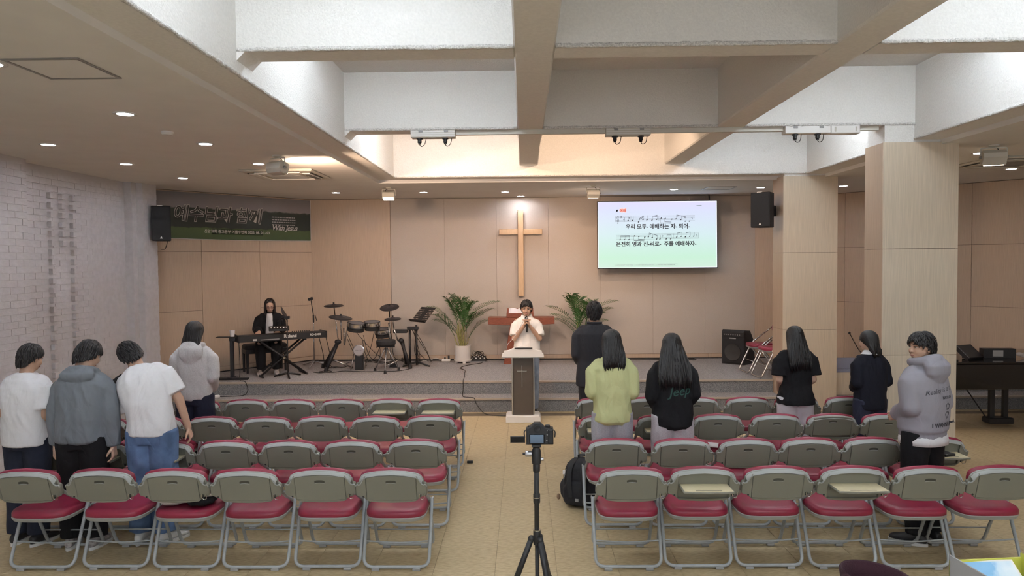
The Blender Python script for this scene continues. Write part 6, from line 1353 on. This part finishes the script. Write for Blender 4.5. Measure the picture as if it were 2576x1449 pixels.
# ---- keyboard player, seated
t, cx = person('woman with glasses and long dark hair seated at the stage piano', (-4.36, 12.42, ZS), PI + math.atan2(.80, 1.21) - .35, 1.64, 'hooded_jacket', 'black_cotton', 'black_cotton', lambda H: hair_long(H, 81, -.38, 260, .095, -.12, front=True), head=(.12, .34, 0), lean=.14, pelvis=.565, legs=(((.13, .42, .545), (.12, .36, .10)), ((.14, .42, .545), (.13, .36, .10))), arms=(((.05, .12, -.22), (-.02, .36, -.20), None, V((0, 0, -1)), V((0, 1, -.1))), ((.06, .12, -.22), (-.01, .36, -.20), None, V((0, 0, -1)), V((0, 1, -.1)))), female=True, hairf='hair_brown', sleeve_r=(.085, .075, .052), width=1.0, legr=(.105, .09, .075), wr=.006, curl=.25, body_voxel=.0068, skin='skin_light', shoes=('shoe_grey', 'shoe_grey'))
S_ = cx['S']
c_, x_, fv, u_ = S_(.45)
vv = MB(); 
vv.loft([((c + f * .085) * cx['s'], x * w_ * cx['s'], f * .052 * cx['s']) for (c, x, f, u), w_ in [(S_(q), w_) for q, w_ in ((.05, .085), (.3, .088), (.6, .075), (.85, .055), (1.0, .045))]], 20, 2.4); vv.build('inner_tee', 'cotton_white', t, True)
c2_, x2, f2, u2 = S_(.22); MB().ell((c2_ + f2 * .134) * cx['s'], (.05, .012, .045)).build('tee_motif', 'tee_print', t, True)
H = cx['H']
for sg in (-1, 1):
    e_ = MB().tube([H @ V((sg * .032 + .021 * math.cos(a), .094, .0 + .0155 * math.sin(a))) for a in [2 * PI * k / 18 for k in range(18)]], .0026, 6, closed=True).mesh('lens_rim', 'glasses_red', True); e_.transform(Matrix.Scale(cx['s'], 4)); obj('glasses_rim', e_, t)
    e_ = MB().tube([H @ V((sg * .053, .092, .004)), H @ V((sg * .077, .0, .002))], .002, 5).mesh('temple', 'glasses_red', True); e_.transform(Matrix.Scale(cx['s'], 4)); obj('glasses_temple', e_, t)
e_ = MB().tube([H @ V((-.011, .096, .003)), H @ V((.011, .096, .003))], .0022, 5).mesh('bridge', 'glasses_red', True); e_.transform(Matrix.Scale(cx['s'], 4)); obj('glasses_bridge', e_, t)
# ---- clothes and small things left on chairs
def heap(name, prims, m, loc, label, cat, voxel=.009, wr_=.006):
    q = MB()
    for p in prims: q.ell(p[0], p[1], Matrix.Rotation(p[2], 3, 'Z') if len(p) > 2 else None)
    me = remesh(q, voxel, 2); wrinkle(me, wr_, 14, 4); me.materials.append(MATS[m]); o = obj(name, me); o.location = loc; return tag(o, label, cat)
heap('jacket', [((-.10, .0, .05), (.11, .13, .048)), ((-.02, .03, .06), (.12, .12, .05))], 'fleece_grey', (-2.53, 5.36, .462), 'grey jacket folded on a chair seat in the fourth row', 'jacket')
heap('jacket', [((.06, -.03, .035), (.10, .11, .032)), ((.10, .02, .05), (.07, .08, .045))], 'black_cotton', (-2.47, 5.36, .462), 'black garment folded on the same chair seat', 'jacket')
heap('jacket', [((-.04, -.06, .12), (.10, .06, .03)), ((.06, -.05, .145), (.09, .055, .03), .4), ((.15, -.02, .10), (.05, .05, .045))], 'polo_white', (-2.50, 5.36, .462), 'cream jacket draped over the folded garments', 'jacket')
heap('tote_bag', [((0, 0, .10), (.15, .09, .10)), ((.02, .0, .2), (.10, .06, .06))], 'black_cotton', (3.36, 6.25, .462), 'black tote bag on the chair beside the hoodie boy', 'bag')
def booklet(x, y, z, rz, m, label, sx_=.075, sy_=.105, th=.012):
    o = MB().bevbox(-sx_, sx_, -sy_, sy_, 0, th, .002, 'z').build('booklet', m, None); o.location = (x, y, z); o.rotation_euler = (0, 0, rz); tag(o, label, 'booklet', 'booklets left on the chairs')
mat('book_blue', (.10, .12, .30), .6); mat('book_pink', (.62, .30, .34), .5)
booklet(-3.50, 5.86, .6702, .2, 'paper', 'white song sheet on a lowered tray beside the bending boy'); booklet(-3.55, 7.68, .6702, -.2, 'paper', 'white sheet on a lowered tray in the front row')
booklet(1.28, 6.80, .6702, .1, 'book_blue', 'blue booklet on a lowered tray behind the yellow sweatshirt'); booklet(1.85, 6.98, .465, 1.2, 'paper', 'white leaflet on a second row seat, column side'); booklet(3.37, 5.87, .6702, .3, 'black', 'dark booklet on the tray beside the hoodie boy', .05, .07, .02)
o = MB().tube([(-.09, 0, 0), (-.085, 0, 0), (.085, 0, 0), (.09, 0, 0)], [.018, .024, .024, .018], 14).build('pencil_case', 'book_pink', None, True); o.location = (1.80, 6.22, .49); tag(o, 'pink tubular pencil case on a third row seat', 'pencil case')

bpy.data.scenes.remove(WS)
